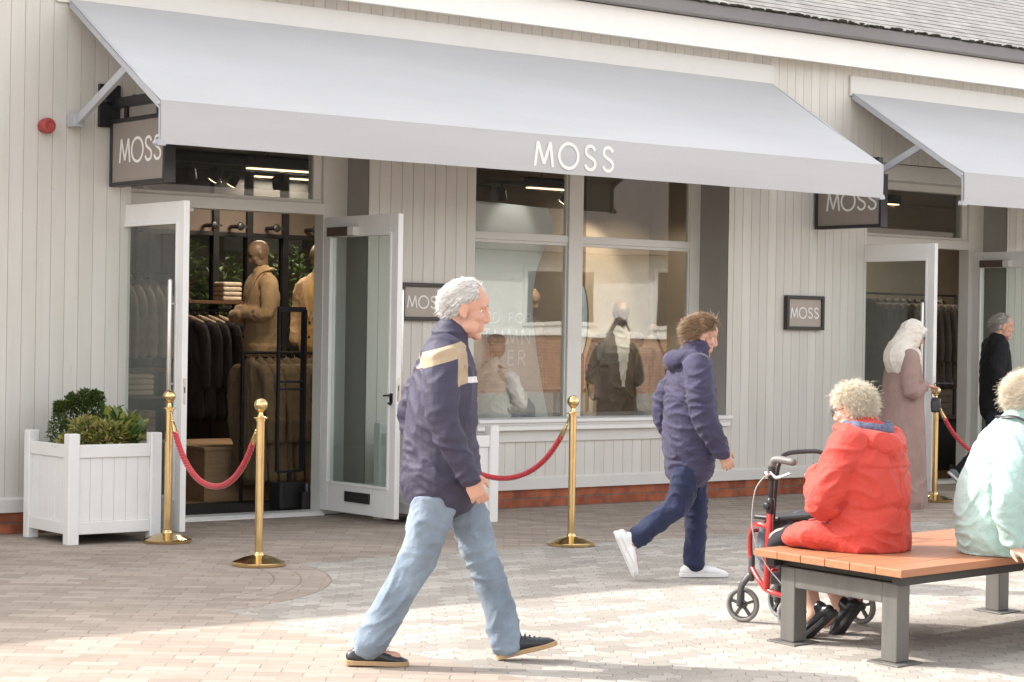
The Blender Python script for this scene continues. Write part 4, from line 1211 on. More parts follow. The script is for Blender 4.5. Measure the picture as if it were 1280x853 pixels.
def panelled():
    m, nt, out = newmat('panelled_shell')
    p = N(nt, 'ShaderNodeBsdfPrincipled', i_Roughness=.68); tc = N(nt, 'ShaderNodeTexCoord'); sx = N(nt, 'ShaderNodeSeparateXYZ'); nt.links.new(tc.outputs['Object'], sx.inputs[0])
    x, y, z = sx.outputs
    def rng(v, a, c): return math_(nt, 'MULTIPLY', math_(nt, 'GREATER_THAN', v, a), math_(nt, 'LESS_THAN', v, c))
    ay = math_(nt, 'ABSOLUTE', y)
    zt = math_(nt, 'SUBTRACT', z, math_(nt, 'MULTIPLY', x, .3))
    yoke = math_(nt, 'MULTIPLY', math_(nt, 'MULTIPLY', rng(zt, 1.358, 1.428), math_(nt, 'GREATER_THAN', ay, .062)), math_(nt, 'LESS_THAN', x, .06))
    band = math_(nt, 'MULTIPLY', math_(nt, 'MULTIPLY', rng(zt, 1.235, 1.428), math_(nt, 'LESS_THAN', y, -.10)), rng(x, .03, .085))
    beige = math_(nt, 'MAXIMUM', yoke, band)
    white = math_(nt, 'MULTIPLY', math_(nt, 'MULTIPLY', rng(z, 1.26, 1.287), math_(nt, 'LESS_THAN', y, -.02)), math_(nt, 'GREATER_THAN', x, .0851))
    nz = N(nt, 'ShaderNodeTexNoise', i_Scale=8.0, i_Detail=8, i_Roughness=.7); nt.links.new(tc.outputs['Object'], nz.inputs[0]); rp = ramp(nt, [(.3, (.85,)*3), (.7, (1.15,)*3)]); nt.links.new(nz.outputs[0], rp.inputs[0])
    c = mix(nt, (.040, .036, .068), (.40, .31, .205), beige); c = mix(nt, c, (.68, .67, .68), white); c = mix(nt, c, rp.outputs[0], 1.0, 'MULTIPLY')
    nt.links.new(c, p.inputs['Base Color']); n2 = N(nt, 'ShaderNodeTexNoise', i_Scale=60.0, i_Detail=8, i_Roughness=.75); nt.links.new(tc.outputs['Object'], n2.inputs[0])
    bm = N(nt, 'ShaderNodeBump', i_Strength=.35, i_Distance=.01); nt.links.new(n2.outputs[0], bm.inputs['Height']); nt.links.new(bm.outputs[0], p.inputs['Normal'])
    nt.links.new(p.outputs[0], out.inputs[0]); return m
PANELLED = panelled()
def nv(c, n):
    arm = c.y < -.15
    if 1.31 < c.z < 1.43 and c.x < .04 + (c.z-1.31)*.3 and abs(c.y) > .06: return 1
    if c.y < -.1 and .02 < c.x < .10 and 1.14 < c.z < 1.40: return 1
    if c.y < -.02 and .06 < c.x and 1.255 < c.z < 1.285: return 2
    return 0
b.blob('jacket', PANELLED, t, .0085, 5, dict(amp=.011, sc=(7, 7, 12), seed=2, fine=.25))
JEANS = fabric('pale_jeans', (.20, .25, .31), .22, .85, 320, .15, vs=5)
b = MB()
b.tube([(.02, .08, .84), (.10, .09, .70), kL, (.25, .085, .28), (.295, .078, .09)], [.096, .095, .078, .072, .075], n=20)
b.tube([(-.02, -.08, .84), (-.055, -.09, .70), kR, (-.22, -.085, .30), (-.325, -.08, .095)], [.098, .1, .082, .074, .076], n=20)
torso(b, [(-.01, 0, .78, .15, .115), (-.01, 0, .86, .155, .12), (-.01, 0, .92, .15, .11)])
b.blob('jeans', JEANS, t, .0085, 4, dict(amp=.010, sc=(8, 8, 11), seed=5, fine=.35))
shoe(t, (.325, .075, .10), (1, 0, .25), LEATHER, SOLE_TAN, .9); shoe(t, (-.345, -.08, .085), (1, .0, -.03), LEATHER, SOLE_TAN, .9)

# ---- 2: younger person in a navy padded coat, mid-step -------------------------------------------
t = thing('person', 'brown-haired person in navy padded coat and white trainers stepping past the shop window', 'person', (8.66, -4.42, 0), R(-28))
HM = headM((.055, 0, 1.475), R(16), R(-4)); k2 = .97
hipL, hipR = (.01, .08, .80), (-.01, -.08, .80)
kL, aL = (.055, .08, .44), (.055, .075, .10)
kR, aR = (-.10, -.085, .46), (-.36, -.085, .255)
shL, shR = (.0, .17, 1.27), (-.01, -.17, 1.27)
eL, wL = (-.12, .23, 1.02), (.0, .22, .80)
eR, wR = (.01, -.24, 1.01), (.13, -.22, .79)
b = MB(); head_pieces(b, HM, k2); neck(b, (.0, 0, 1.32), (.05, 0, 1.46), HM)
torso(b, [(-.01, 0, .78, .12, .085), (-.01, 0, .95, .12, .085), (-.005, 0, 1.15, .13, .09), (0, 0, 1.29, .12, .075)])
for s_, e_, w_, th in ((shL, eL, wL, 1), (shR, eR, wR, -1)):
    b.tube([s_, e_, w_], [.042, .034, .025], n=12); hand(b, w_, V(w_)-V(e_), (0, th, 0), th, .5, .93)
b.tube([hipL, kL, aL], [.06, .043, .032], n=12); b.tube([hipR, kR, aR], [.06, .043, .032], n=12)
b.tube([aL, (.075, .075, .06), (.18, .075, .04)], [.031, .032, .024], n=10); b.tube([aR, (-.385, -.085, .215), (-.36, -.085, .12)], [.031, .032, .024], n=10)
b.blob('body', SKIN, t, .0055, 3)
head_extras(t, HM, k2, brow=(.12, .07, .04))
hair(t, HM, H_BROWN, 3200, .045, 5, k=k2, curl=.35, lift=.24, front=.068, comb=(-.6, 0, -.5), rad=.0015, cap=1.03, lump=.01)
PUFF = fabric('navy_padded', (.048, .043, .085), .15, .68, 150, .1)
b = MB()
torso(b, [(-.01, 0, .70, .19, .15), (-.01, 0, .80, .20, .16), (-.015, 0, .95, .20, .155), (-.01, 0, 1.10, .205, .155), (.0, 0, 1.22, .195, .14), (.0, 0, 1.30, .155, .11), (.012, 0, 1.355, .10, .095), (.02, 0, 1.40, .092, .088)])
b.tube([(0, .11, 1.28), shL, eL, wL], [.088, .088, .075, .055], n=18); b.tube([(0, -.11, 1.28), shR, eR, wR], [.088, .088, .075, .055], n=18)
b.tube([(-.02, .10, 1.36), (-.10, .06, 1.335), (-.125, 0, 1.315), (-.10, -.06, 1.335), (-.02, -.10, 1.36)], [.035, .05, .06, .05, .035], n=14)
def quilt(co):
    a = (co.z*1.0) % .085; 
    return co
b.blob('padded_coat', PUFF, t, .0085, 4, dict(amp=.012, sc=(6, 6, 15), seed=8, fine=.3))
CHINO = fabric('navy_trousers', (.022, .028, .066), .18, .8, 300, .12, vs=5)
b = MB()
b.tube([hipL, (.04, .082, .62), kL, (.058, .078, .26), (.05, .075, .085)], [.10, .092, .074, .066, .064], n=20)
b.tube([hipR, (-.05, -.085, .63), kR, (-.22, -.085, .365), (-.345, -.085, .262)], [.10, .09, .074, .066, .062], n=20)
torso(b, [(0, 0, .70, .145, .11), (0, 0, .80, .15, .115), (0, 0, .88, .145, .105)])
b.blob('trousers', CHINO, t, .0085, 4, dict(amp=.010, sc=(8, 8, 12), seed=9, fine=.35))
shoe(t, (.055, .075, .09), (1, 0, 0), CANVW, SOLE_W, .97)
shoe(t, (-.375, -.085, .245), (.42, 0, -.9), CANVW, SOLE_W, .97, up=V((.9, 0, .4)))

# ---- 3: woman in the red coat, seated with her back to us -----------------------------------------
SEAT = .45
t = thing('person', 'blonde woman in a red hooded coat sitting on the bench with her back turned', 'person', (7.655, -6.76, 0), R(98))
HM = headM((.085, .015, 1.13), R(14), R(14))
hipL, hipR = (.02, .10, .55), (.02, -.10, .55)
kL, aL = (.43, .125, .47), (.22, .12, .16); kR, aR = (.43, -.10, .47), (.24, -.12, .15)
b = MB(); head_pieces(b, HM, .93); neck(b, (.02, .0, 1.0), (.08, 0, 1.13), HM)
torso(b, [(.0, 0, .53, .15, .11), (-.02, 0, .7, .14, .10), (-.01, 0, .88, .14, .1), (.01, 0, .98, .12, .08)])
shL, shR = (.01, .17, .955), (.01, -.17, .955)
eL, wL = (.075, .255, .69), (.25, .075, .80); eR, wR = (.07, -.255, .70), (.25, -.06, .80)
for s_, e_, w_, th in ((shL, eL, wL, 1), (shR, eR, wR, -1)):
    b.tube([s_, e_, w_], [.042, .036, .026], n=12); hand(b, w_, V(w_)-V(e_), (0, th*.5, 1), -th, .8, .92)
for h_, k_, a_ in ((hipL, kL, aL), (hipR, kR, aR)):
    b.tube([h_, k_], [.075, .058], n=14, smooth=False); b.tube([k_, V(k_)*.5+V(a_)*.5+V((-.03, 0, 0)), a_], [.054, .052, .036], n=14)
    b.tube([a_, V(a_)+V((.0, 0, -.045)), V(a_)+V((.10, 0, -.115))], [.036, .036, .024], n=10)
b.blob('body', SKIN2, t, .0055, 3)
head_extras(t, HM, .93, glasses=True, brow=(.4, .3, .2))
hair(t, HM, H_BLOND, 7500, .046, 7, k=.93, curl=.9, lift=.30, front=.06, back=-.085, comb=(-.35, 0, -.35), rad=.0008, cap=.99, wave=.0045, lump=.016)
REDC = fabric('coral_red_shell', (.52, .058, .042), .07, .6, 200, .08, sheen=.1)
LINING = mat('navy_print_lining', (.09, .10, .16), .8, var=.7, vs=45)
b = MB()
torso(b, [(.02, .0, .458, .23, .19), (.01, .0, .50, .245, .21), (-.01, 0, .60, .222, .185), (-.025, 0, .70, .212, .168), (-.02, 0, .82, .22, .16), (-.005, 0, .93, .205, .135), (.01, 0, 1.0, .15, .11), (.03, 0, 1.045, .085, .08)])
b.tube([(.0, .12, .95), shL, eL, (.16, .18, .735), wL], [.09, .09, .085, .068, .055], n=18); b.tube([(.0, -.12, .95), shR, eR, (.16, -.17, .735), wR], [.09, .09, .085, .068, .055], n=18)
# coat tails spread over the bench and thighs
b.tube([(.03, .13, .50), (.16, .17, .52), (.29, .16, .50)], [(.12, .065), (.12, .075), (.105, .06)], n=18, side=(0, 1, 0)); b.tube([(.03, -.13, .50), (.16, -.15, .52), (.25, -.13, .505)], [(.12, .065), (.12, .07), (.10, .05)], n=18, side=(0, 1, 0))
def redpost(p):
    q = V(p)
    # drawstring waist and seams pressed in
    if abs(q.y) < .27 and q.x < .09:
        d = abs(q.z-.665-.01*math.sin(q.y*30)); 
        if d < .02: q.x += .013*(1-d/.02)
        e = abs(q.z-.865+.25*abs(q.y)*0); 
        if e < .008: q.x += .005*(1-e/.008)
        f = abs(q.y+.0); 
        if f < .011 and q.z < .86: q.x += .007*(1-f/.011)
    if q.z > .862 and q.x < .03: q.x -= .008
    q.z = max(q.z, .452)
    return q
b.blob('coat', REDC, t, .008, 4, dict(amp=.013, sc=(6, 7, 9), seed=12, fine=.22), post=redpost)
b = MB()
b.tube([(.10, .115, 1.035), (.02, .135, 1.02), (-.085, .085, .985), (-.125, -.0, .955), (-.085, -.085, .985), (.02, -.135, 1.02), (.10, -.115, 1.035)], [.03, .045, .058, .066, .058, .045, .03], n=16)
b.tube([(-.07, 0, .99), (-.125, 0, .90), (-.12, 0, .85)], [(.10, .05), (.085, .045), (.03, .02)], n=16, side=(0, 1, 0))
hd = b.blob('hood', REDC, t, .008, 3, dict(amp=.010, sc=(8, 8, 8), seed=14, fine=.3))
b = MB(); b.tube([(.07, .09, 1.06), (-.01, .10, 1.055), (-.07, .06, 1.045), (-.09, 0, 1.035), (-.07, -.06, 1.045), (-.01, -.10, 1.055), (.07, -.09, 1.06)], [.02, .026, .03, .032, .03, .026, .02], n=12)
b.blob('hood_lining', LINING, hd, .008, 2, dict(amp=.006, sc=(14, 14, 14), seed=15))
b = MB(); SK = fabric('dark_skirt', (.025, .025, .03), .2)
b.tube([(.05, 0, .515), (.25, 0, .50), (.41, .0, .47), (.43, .0, .40), (.38, 0, .33)], [(.20, .055), (.215, .07), (.21, .075), (.20, .055), (.195, .04)], n=22, side=(0, 1, 0))
b.blob('skirt', SK, t, .009, 3, dict(amp=.006, sc=(8, 8, 6), seed=16))
shoe(t, (.20, .12, .145), (.72, .0, -.62), LEATHER, SOLE_B, .88, up=V((.6, 0, .8))); shoe(t, (.22, -.12, .14), (.55, .05, -.72), LEATHER, SOLE_B, .92, up=V((.75, 0, .6)))

# ---- 4: woman in hijab and long robe --------------------------------------------------------------
t = thing('person', 'woman in cream headscarf and long dusty-pink robe standing at the brass post', 'person', (13.90, -1.51, 0), R(-27))
HM = headM((.075, 0, 1.50), R(22), R(-10)); kh = .95
eR, wR = (-.045, -.25, 1.01), (.125, -.17, 1.065); eL, wL = (-.03, .245, 1.01), (.15, .13, 1.07)
shR, shL = (-.01, -.165, 1.29), (-.01, .165, 1.29)
b = MB(); head_pieces(b, HM, kh); neck(b, (.0, 0, 1.33), (.05, 0, 1.48), HM)
torso(b, [(0, 0, .75, .12, .09), (0, 0, 1.0, .12, .09), (0, 0, 1.2, .13, .09), (0, 0, 1.31, .12, .075)])
for s_, e_, w_, th in ((shL, eL, wL, 1), (shR, eR, wR, -1)):
    b.tube([s_, e_, w_], [.042, .034, .024], n=12); hand(b, w_, (1, -th*.35, .0), (0, -.1*th, 1), -th*1, .75, .9)
for s in (1, -1): b.tube([(0, s*.08, .8), (0.01, s*.075, .42), (-.02, s*.075, .08)], [.065, .045, .034], n=10); b.tube([(-.02, s*.075, .09), (-.0, s*.075, .05), (.1, s*.075, .035)], [.034, .034, .024], n=10)
b.blob('body', SKIN2, t, .0055, 3)
head_extras(t, HM, kh, glasses=True)
ROBE = fabric('dusty_pink_robe', (.30, .205, .18), .08, .85, 260, .1)
b = MB()
torso(b, [(-.03, 0, .06, .255, .235), (-.03, 0, .30, .245, .222), (-.025, 0, .62, .232, .205), (-.02, 0, .90, .218, .185), (-.005, 0, 1.10, .205, .16), (.005, 0, 1.24, .185, .125), (.01, 0, 1.32, .14, .095), (.02, 0, 1.37, .08, .075)], 36)
b.tube([(0, .10, 1.30), shL, eL, V(wL)-V((.02, 0, 0))], [.075, .08, .072, .05], n=18); b.tube([(0, -.10, 1.30), shR, eR, V(wR)-V((.02, 0, 0))], [.075, .08, .072, .05], n=18)
b.blob('robe', ROBE, t, .009, 4, dict(amp=.016, sc=(9, 9, 1.6), seed=21, fine=.25, where=lambda p: min(1, max(.25, (1.25-p.z)*.9))))
b = MB()
def hm(p): return HM @ (V(p)*kh)
b.ell(hm((-.022, 0, .032)), (.108, .09, .104), M=HM.to_3x3().to_4x4(), n=22)
b.tube([hm((.055, .074, .055)), hm((.04, .082, -.0)), hm((.045, .066, -.08)), hm((.06, .0, -.125)), hm((.045, -.066, -.08)), hm((.04, -.082, .0)), hm((.055, -.074, .055)), hm((.075, 0, .088)), hm((.055, .074, .055))], [.019]*9, n=12)
b.tube([hm((-.04, 0, -.01)), (-.02, 0, 1.40), (-.03, 0, 1.335), (-.035, 0, 1.27)], [(.092, .095), (.12, .12), (.185, .145), (.20, .15)], n=26, side=(0, 1, 0))
b.tube([hm((.05, 0, -.12)), (.085, 0, 1.34), (.10, 0, 1.27), (.105, 0, 1.21)], [(.06, .04), (.085, .05), (.085, .035), (.05, .02)], n=18, side=(0, 1, 0))
b.blob('headscarf', fabric('cream_scarf', (.68, .63, .56), .05, .85), t, .0075, 4, dict(amp=.011, sc=(9, 9, 9), seed=22, fine=.3))
for s in (1, -1): shoe(t, (-.02, s*.075, .085), (1, s*.1, 0), LEATHER, SOLE_B, .9)
t2 = thing('handbag', 'small black bag hanging at the side of the woman in the robe', 'bag', (14.13, -1.66, .92), R(-27))
t2.scale = (.6, .6, .6)
b = MB(); b.tube([(0, -.035, -.12), (0, -.03, 0), (0, -.015, .06)], [(.075, .03), (.08, .028), (.06, .014)], n=18, side=(1, 0, 0)); b.blob('bag_body', LEATHER, t2, .007, 2)
b = MB(); b.tube([(-.05, -.02, .05), (-.06, -.02, .13), (.0, -.01, .17), (.06, -.02, .13), (.05, -.02, .05)], .005, n=8); b.build('bag_strap', LEATHER, t2, smooth=True)
PH = Matrix.Translation((13.90, -1.51, 0)) @ Matrix.Rotation(R(-27), 4, 'Z') @ V((.225, -.185, 1.085))
t2 = thing('phone', 'black phone held in front by the woman in the robe', 'phone', tuple(PH), R(-27))
MB().box(-.012, .135, -.036, .036, .0, .009).build('phone_body', BLP, t2, bevel=.004)

# ---- 5: man in a dark jacket by the right-hand doorway ---------------------------------------------
t = thing('person', 'grey-haired man in black jacket and dark trousers walking past the right-hand doorway', 'person', (16.32, -.55, 0), R(-33))
HM = headM((.07, 0, 1.60), R(8), R(-15))
hipL, hipR = (.02, .085, .90), (0, -.085, .90); kL, aL = (.16, .09, .50), (.26, .085, .10); kR, aR = (-.06, -.09, .48), (-.36, -.085, .19)
shL, shR = (.0, .19, 1.40), (-.02, -.19, 1.40); eL, wL = (.02, .25, 1.12), (.16, .21, .90); eR, wR = (-.06, -.25, 1.11), (.05, -.25, .87)
b = MB(); head_pieces(b, HM); neck(b, (.01, 0, 1.44), (.06, 0, 1.58), HM)
torso(b, [(-.0, 0, .88, .13, .09), (-.0, 0, 1.1, .13, .09), (0, 0, 1.3, .14, .1), (0, 0, 1.41, .13, .08)])
for s_, e_, w_, th in ((shL, eL, wL, 1), (shR, eR, wR, -1)):
    b.tube([s_, e_, w_], [.045, .036, .026], n=12); hand(b, w_, V(w_)-V(e_), (0, th, 0), th, .5)
b.tube([hipL, kL, aL], [.065, .045, .034], n=12); b.tube([hipR, kR, aR], [.065, .045, .034], n=12)
b.tube([aL, (.28, .085, .06), (.4, .085, .04)], [.033, .034, .025], n=10); b.tube([aR, (-.36, -.085, .12), (-.27, -.085, .05)], [.033, .034, .025], n=10)
b.blob('body', SKIN, t, .006, 3); head_extras(t, HM, brow=(.3, .28, .26))
hair(t, HM, H_GREY, 1500, .035, 9, curl=.2, lift=.2, front=.055, comb=(-.8, 0, -.4))
BJ = fabric('black_wool', (.014, .014, .016), .2); PL = fabric('plum_shirt', (.09, .04, .055), .15)
b = MB()
torso(b, [(.0, 0, .80, .20, .145), (-.0, 0, .95, .20, .145), (0, 0, 1.15, .21, .148), (.0, 0, 1.32, .205, .135), (.0, 0, 1.41, .16, .11), (.01, 0, 1.465, .09, .085)])
for s_, e_, w_ in ((shL, eL, wL), (shR, eR, wR)): b.tube([(0, s_[1]*.65, 1.39), s_, e_, w_], [.085, .083, .068, .05], n=16)
b.blob('jacket', [BJ, PL], t, .01, 4, dict(amp=.008, sc=(7, 7, 11), seed=31), lambda c, n: 1 if (c.x > .09 and abs(c.y) < .055+(c.z-1.1)*.1 and c.z > 1.08) else 0)
b = MB()
b.tube([hipL, (.1, .09, .7), kL, (.22, .088, .28), (.25, .085, .09)], [.10, .092, .075, .068, .068], n=18)
b.tube([hipR, (-.02, -.09, .7), kR, (-.22, -.088, .33), (-.35, -.085, .2)], [.10, .092, .075, .068, .066], n=18)
torso(b, [(0, 0, .82, .15, .115), (0, 0, .96, .155, .115)])
b.blob('trousers', fabric('dark_trousers', (.022, .024, .034), .2), t, .01, 4, dict(amp=.008, sc=(8, 8, 11), seed=32))
GREYS = mat('grey_suede', (.2, .2, .21), .8)
shoe(t, (.26, .085, .09), (1, 0, 0), GREYS, SOLE_W); shoe(t, (-.36, -.085, .17), (.75, 0, -.66), GREYS, SOLE_W, up=V((.66, 0, .75)))

# ---- 6: woman in mint green at the right edge -----------------------------------------------------
t = thing('person', 'blonde woman in pale mint sweatshirt sitting at the right end of the bench', 'person', (8.10, -7.215, 0), R(-38))
HM = headM((.13, .0, 1.20), R(12), R(-4))
hipL, hipR = (.02, .10, .55), (.02, -.10, .55); kL, aL = (.44, .11, .50), (.40, .11, .10); kR, aR = (.43, -.11, .49), (.22, -.12, .115)
shL, shR = (.05, .18, .985), (.04, -.18, .985); eL, wL = (.12, .25, .73), (.30, .19, .62); eR, wR = (-.03, -.275, .73), (.005, -.262, .51)
b = MB(); head_pieces(b, HM, .98); neck(b, (.06, .0, 1.03), (.15, 0, 1.18), HM)
torso(b, [(.0, 0, .53, .15, .11), (-.03, 0, .7, .14, .10), (.0, 0, .88, .14, .1), (.05, 0, 1.0, .12, .08)])
b.tube([shL, eL, wL], [.042, .036, .026], n=12); hand(b, wL, V(wL)-V(eL), (0, .4, 1), -1, .6, .92)
b.tube([shR, eR, wR], [.042, .036, .027], n=12); hand(b, wR, (.35, -.45, -.25), (.1, -.4, .9), 1, .75, .95)
for h_, k_, a_ in ((hipL, kL, aL), (hipR, kR, aR)):
    b.tube([h_, k_], [.075, .055], n=14, smooth=False); b.tube([k_, a_], [.05, .034], n=14); b.tube([a_, V(a_)+V((.02, 0, -.04)), V(a_)+V((.12, 0, -.06))], [.034, .034, .024], n=10)
b.blob('body', SKIN2, t, .0055, 3); head_extras(t, HM, .98, brow=(.4, .3, .2))
hair(t, HM, H_BLOND, 6500, .044, 17, k=.98, curl=.6, lift=.28, front=.055, back=-.10, comb=(-.5, 0, -.5), rad=.0009, cap=.99, wave=.0035, lump=.014)
MINT = fabric('mint_jersey', (.37, .51, .48), .05, .85, 240, .12)
b = MB()
torso(b, [(-.0, 0, .456, .195, .155), (-.02, 0, .52, .215, .18), (-.045, 0, .62, .203, .172), (-.045, 0, .74, .20, .16), (-.01, 0, .87, .205, .152), (.03, 0, .97, .20, .135), (.055, 0, 1.035, .145, .105), (.08, 0, 1.085, .085, .08), (.09, 0, 1.11, .078, .074)])
b.tube([(.04, .11, .98), shL, eL, wL], [.088, .09, .075, .052], n=18); b.tube([(.04, -.11, .98), shR, eR, V(wR)+V((.0, 0, .015))], [.088, .09, .078, .05], n=18)
def mpost(p):
    q = V(p); q.z = max(q.z, .453); return q
b.blob('sweatshirt', MINT, t, .008, 4, dict(amp=.012, sc=(7, 7, 11), seed=41, fine=.25), post=mpost)
b = MB(); st_ = []
for p in ((-.015, .06, 1.105), (-.012, -.02, 1.11), (.05, -.095, 1.115), (.13, -.15, 1.06), (.19, -.16, .95)): st_.append(p)
b.tube(st_, [(.012, .004)]*len(st_), n=8, side=(0, 1, .4)); b.build('bag_strap', LEATHER, t, smooth=True)
b = MB()
b.tube([(.02, .10, .525), kL, (.415, .11, .30), (.40, .11, .12)], [.09, .078, .062, .05], n=18, k=8); b.tube([(.02, -.10, .525), kR, (.33, -.115, .30), (.235, -.12, .14)], [.09, .078, .062, .05], n=18, k=8)
torso(b, [(.0, 0, .50, .16, .12), (-.01, 0, .60, .16, .12)])
def tpost(p):
    q = V(p)
    if q.x < .3: q.z = max(q.z, .453)
    return q
b.blob('trousers', fabric('charcoal_trousers', (.03, .03, .042), .2), t, .009, 4, dict(amp=.006, sc=(8, 8, 8), seed=42), post=tpost)
shoe(t, (.40, .11, .095), (1, 0, 0), GREYS, SOLE_W, .95); shoe(t, (.22, -.12, .10), (1, 0, -.12), GREYS, SOLE_W, .95)
# ------------------------------------------------------------------ inside the shop
CAMEL = fabric('camel_wool', (.42, .29, .16), .08); OLIVE = fabric('olive_drill', (.17, .12, .065), .12); TAUPE = fabric('taupe_wool', (.24, .19, .15), .1)
DARKC = fabric('dark_wool', (.018, .016, .018), .2); MANQ = mat('mannequin_skin', (.20, .135, .085), .45, var=.08); KNIT = fabric('cream_knit', (.66, .62, .56), .06, bump=.5, bs=90)
MUST = fabric('mustard_shirt', (.40, .25, .09), .08); CREAMF = fabric('folded_cream', (.55, .46, .36), .08)
WALN = mat('walnut_board', (.13, .07, .04), .4, var=.25, vs=3, aniso=(1, 10, 10))
def mannequin_base(mb, H=1.0, z=0, head=True):
    if head:
        head_pieces(mb, headM((.035, 0, z+1.645), R(24)), 1.0)
    mb.tube([(0, 0, z+1.42), (.0, 0, z+1.52), (.005, 0, z+1.62)], [(.075, .065), (.052, .052), (.055, .055)], n=16, side=(0, 1, 0))
    for s in (1, -1): mb.tube([(0, s*.09, z+.9), (.01, s*.09, z+.48), (-.01, s*.09, z+.08)], [.085, .055, .04], n=12); mb.tube([(-.01, s*.09, z+.05), (.1, s*.09, z+.03)], [.035, .03], n=10)
    torso(mb, [(0, 0, z+.85, .155, .11), (0, 0, z+1.05, .14, .10), (0, 0, z+1.25, .17, .12), (0, 0, z+1.40, .15, .09)])
def coat_on(mb, z, hem=.85, w=.215):
    torso(mb, [(.0, 0, z+hem, w, .16), (0, 0, z+1.0, w*.95, .15), (0, 0, z+1.12, w*.93, .142), (0, 0, z+1.28, w, .145), (0, 0, z+1.38, w*.9, .12), (0, 0, z+1.45, w*.55, .09), (.0, 0, z+1.50, .08, .078)])
def lapels(t, m, dark, z=0):
    b = MB()
    for s in (1, -1):
        b.tube([(.02, s*.085, z+1.50), (.085, s*.085, z+1.44), (.128, s*.075, z+1.33), (.150, s*.02, z+1.10)], [(.022, .01), (.04, .011), (.045, .010), (.012, .006)], n=10, side=(0, 1, .3*s))
    b.tube([(.02, .085, z+1.50), (-.06, .06, z+1.52), (-.085, 0, z+1.525), (-.06, -.06, z+1.52), (.02, -.085, z+1.50)], [(.012, .026)]*5, n=10, side=(0, 0, 1))
    b.blob('lapel', m, t, .008, 1)
    b = MB(); b.ell((.152, -.01, z+1.06), (.006, .013, .013)); b.ell((.155, -.01, z+.95), (.006, .013, .013)); 
    MB().ell((.153, -.012, z+1.06), (.007, .013, .013)).build('button', dark, t, smooth=True); MB().ell((.157, -.012, z+.93), (.007, .013, .013)).build('button', dark, t, smooth=True)
# shopfloor bits
def slab(name, label, cat, x0, x1, y0, y1, z0, z1, m):
    t = thing(name, label, cat, ((x0+x1)/2, (y0+y1)/2, z0))
    part(MB().box(x0, x1, y0, y1, z0, z1-.03), 'plinth_body', m, t); part(MB().box(x0-.015, x1+.015, y0-.015, y1+.015, z1-.0295, z1), 'plinth_top', m, t, bevel=.004); return t
slab('display_plinth', 'low oak plinth carrying the dressed mannequins inside the doorway', 'plinth', 8.75, 11.3, 1.62, 2.75, .012, .47, mat('pale_oak', (.36, .24, .14), .5, var=.15, vs=3, aniso=(1, 9, 9)))
t = thing('door_mat', 'dark coir mat just inside the open doorway', 'mat', (8.2, .9, .012)); part(MB().box(7.35, 9.2, .47, 1.35, .0125, .03), 'mat_pad', mat('dark_coir', (.025, .024, .024), .95, bump=.8, bs=200), t)

t = thing('mannequin', 'mannequin in a camel jacket with folded arms inside the doorway', 'mannequin', (9.50, 1.98, .47), R(166))
b = MB(); mannequin_base(b); b.tube([(.13, .22, 1.14), (.20, -.04, 1.17), (.19, -.10, 1.19)], [.03, .025, .02], n=10); b.blob('body', MANQ, t, .012, 3)
b = MB(); coat_on(b, 0)
for s, zz, xx in ((1, 1.14, .17), (-1, 1.10, .215)): b.tube([(0, s*.12, 1.38), (0, s*.20, 1.37), (.03, s*.265, 1.13), (xx, s*.10, zz), (xx+.01, -s*.07, zz+.02)], [.08, .082, .068, .055, .048], n=16)
b.blob('jacket', CAMEL, t, .011, 3, dict(amp=.009, sc=(7, 7, 9), seed=51)); lapels(t, CAMEL, DARKC)
b = MB()
for s in (1, -1): b.tube([(0, s*.09, .95), (.0, s*.09, .5), (0, s*.09, .06)], [.1, .075, .065], n=14)
b.blob('trousers', DARKC, t, .013, 2)
t = thing('mannequin', 'mannequin in an open camel jacket and mustard top at the doorway edge', 'mannequin', (10.16, 2.05, .47), R(-160))
b = MB(); mannequin_base(b); b.blob('body', MANQ, t, .013, 3)
b = MB(); coat_on(b, 0)
for s in (1, -1): b.tube([(0, s*.12, 1.38), (0, s*.20, 1.37), (-.02, s*.27, 1.12), (.06, s*.25, .90)], [.08, .082, .066, .05], n=16)
b.blob('jacket', [CAMEL, MUST], t, .012, 3, dict(amp=.009, sc=(7, 7, 9), seed=52), lambda c, n: 1 if c.x > .06 and abs(c.y) < .07 else 0); lapels(t, CAMEL, DARKC)
b = MB()
for s in (1, -1): b.tube([(0, s*.09, .95), (.0, s*.09, .5), (0, s*.09, .06)], [.1, .075, .065], n=14)
b.blob('trousers', TAUPE, t, .013, 2)

# clothes rails with hanging garments
def coat_proto(label, m, L=.95, seed=1, W=.21, D=.05):
    t = thing('hanging_coat', label, 'coat', (0, 0, 0))
    b = MB(); b.tube([(0, 0, -L), (0, 0, -L*.6), (0, 0, -.25), (0, 0, -.10), (0, 0, -.04)], [(W*1.12, D*1.1), (W, D*.9), (W*.98, D), (W*.8, D*.8), (.06, .035)], n=20, side=(0, 1, 0), cap=1)
    for s in (1, -1): b.tube([(0, s*W*.75, -.11), (.0, s*W*1.02, -.2), (.01, s*W*1.12, -.45), (.02, s*W*1.1, -.68)], [(.055, .05), (.06, .05), (.052, .042), (.045, .036)], n=12)
    b.blob('coat', m, t, .014, 2, dict(amp=.013, sc=(5, 14, 2), seed=seed))
    h = MB(); h.tube([(0, 0, -.06), (0, 0, -.005), (0, .02, .03), (0, .035, .01)], .003, n=5); h.build('hook', STEEL, t)
    return t
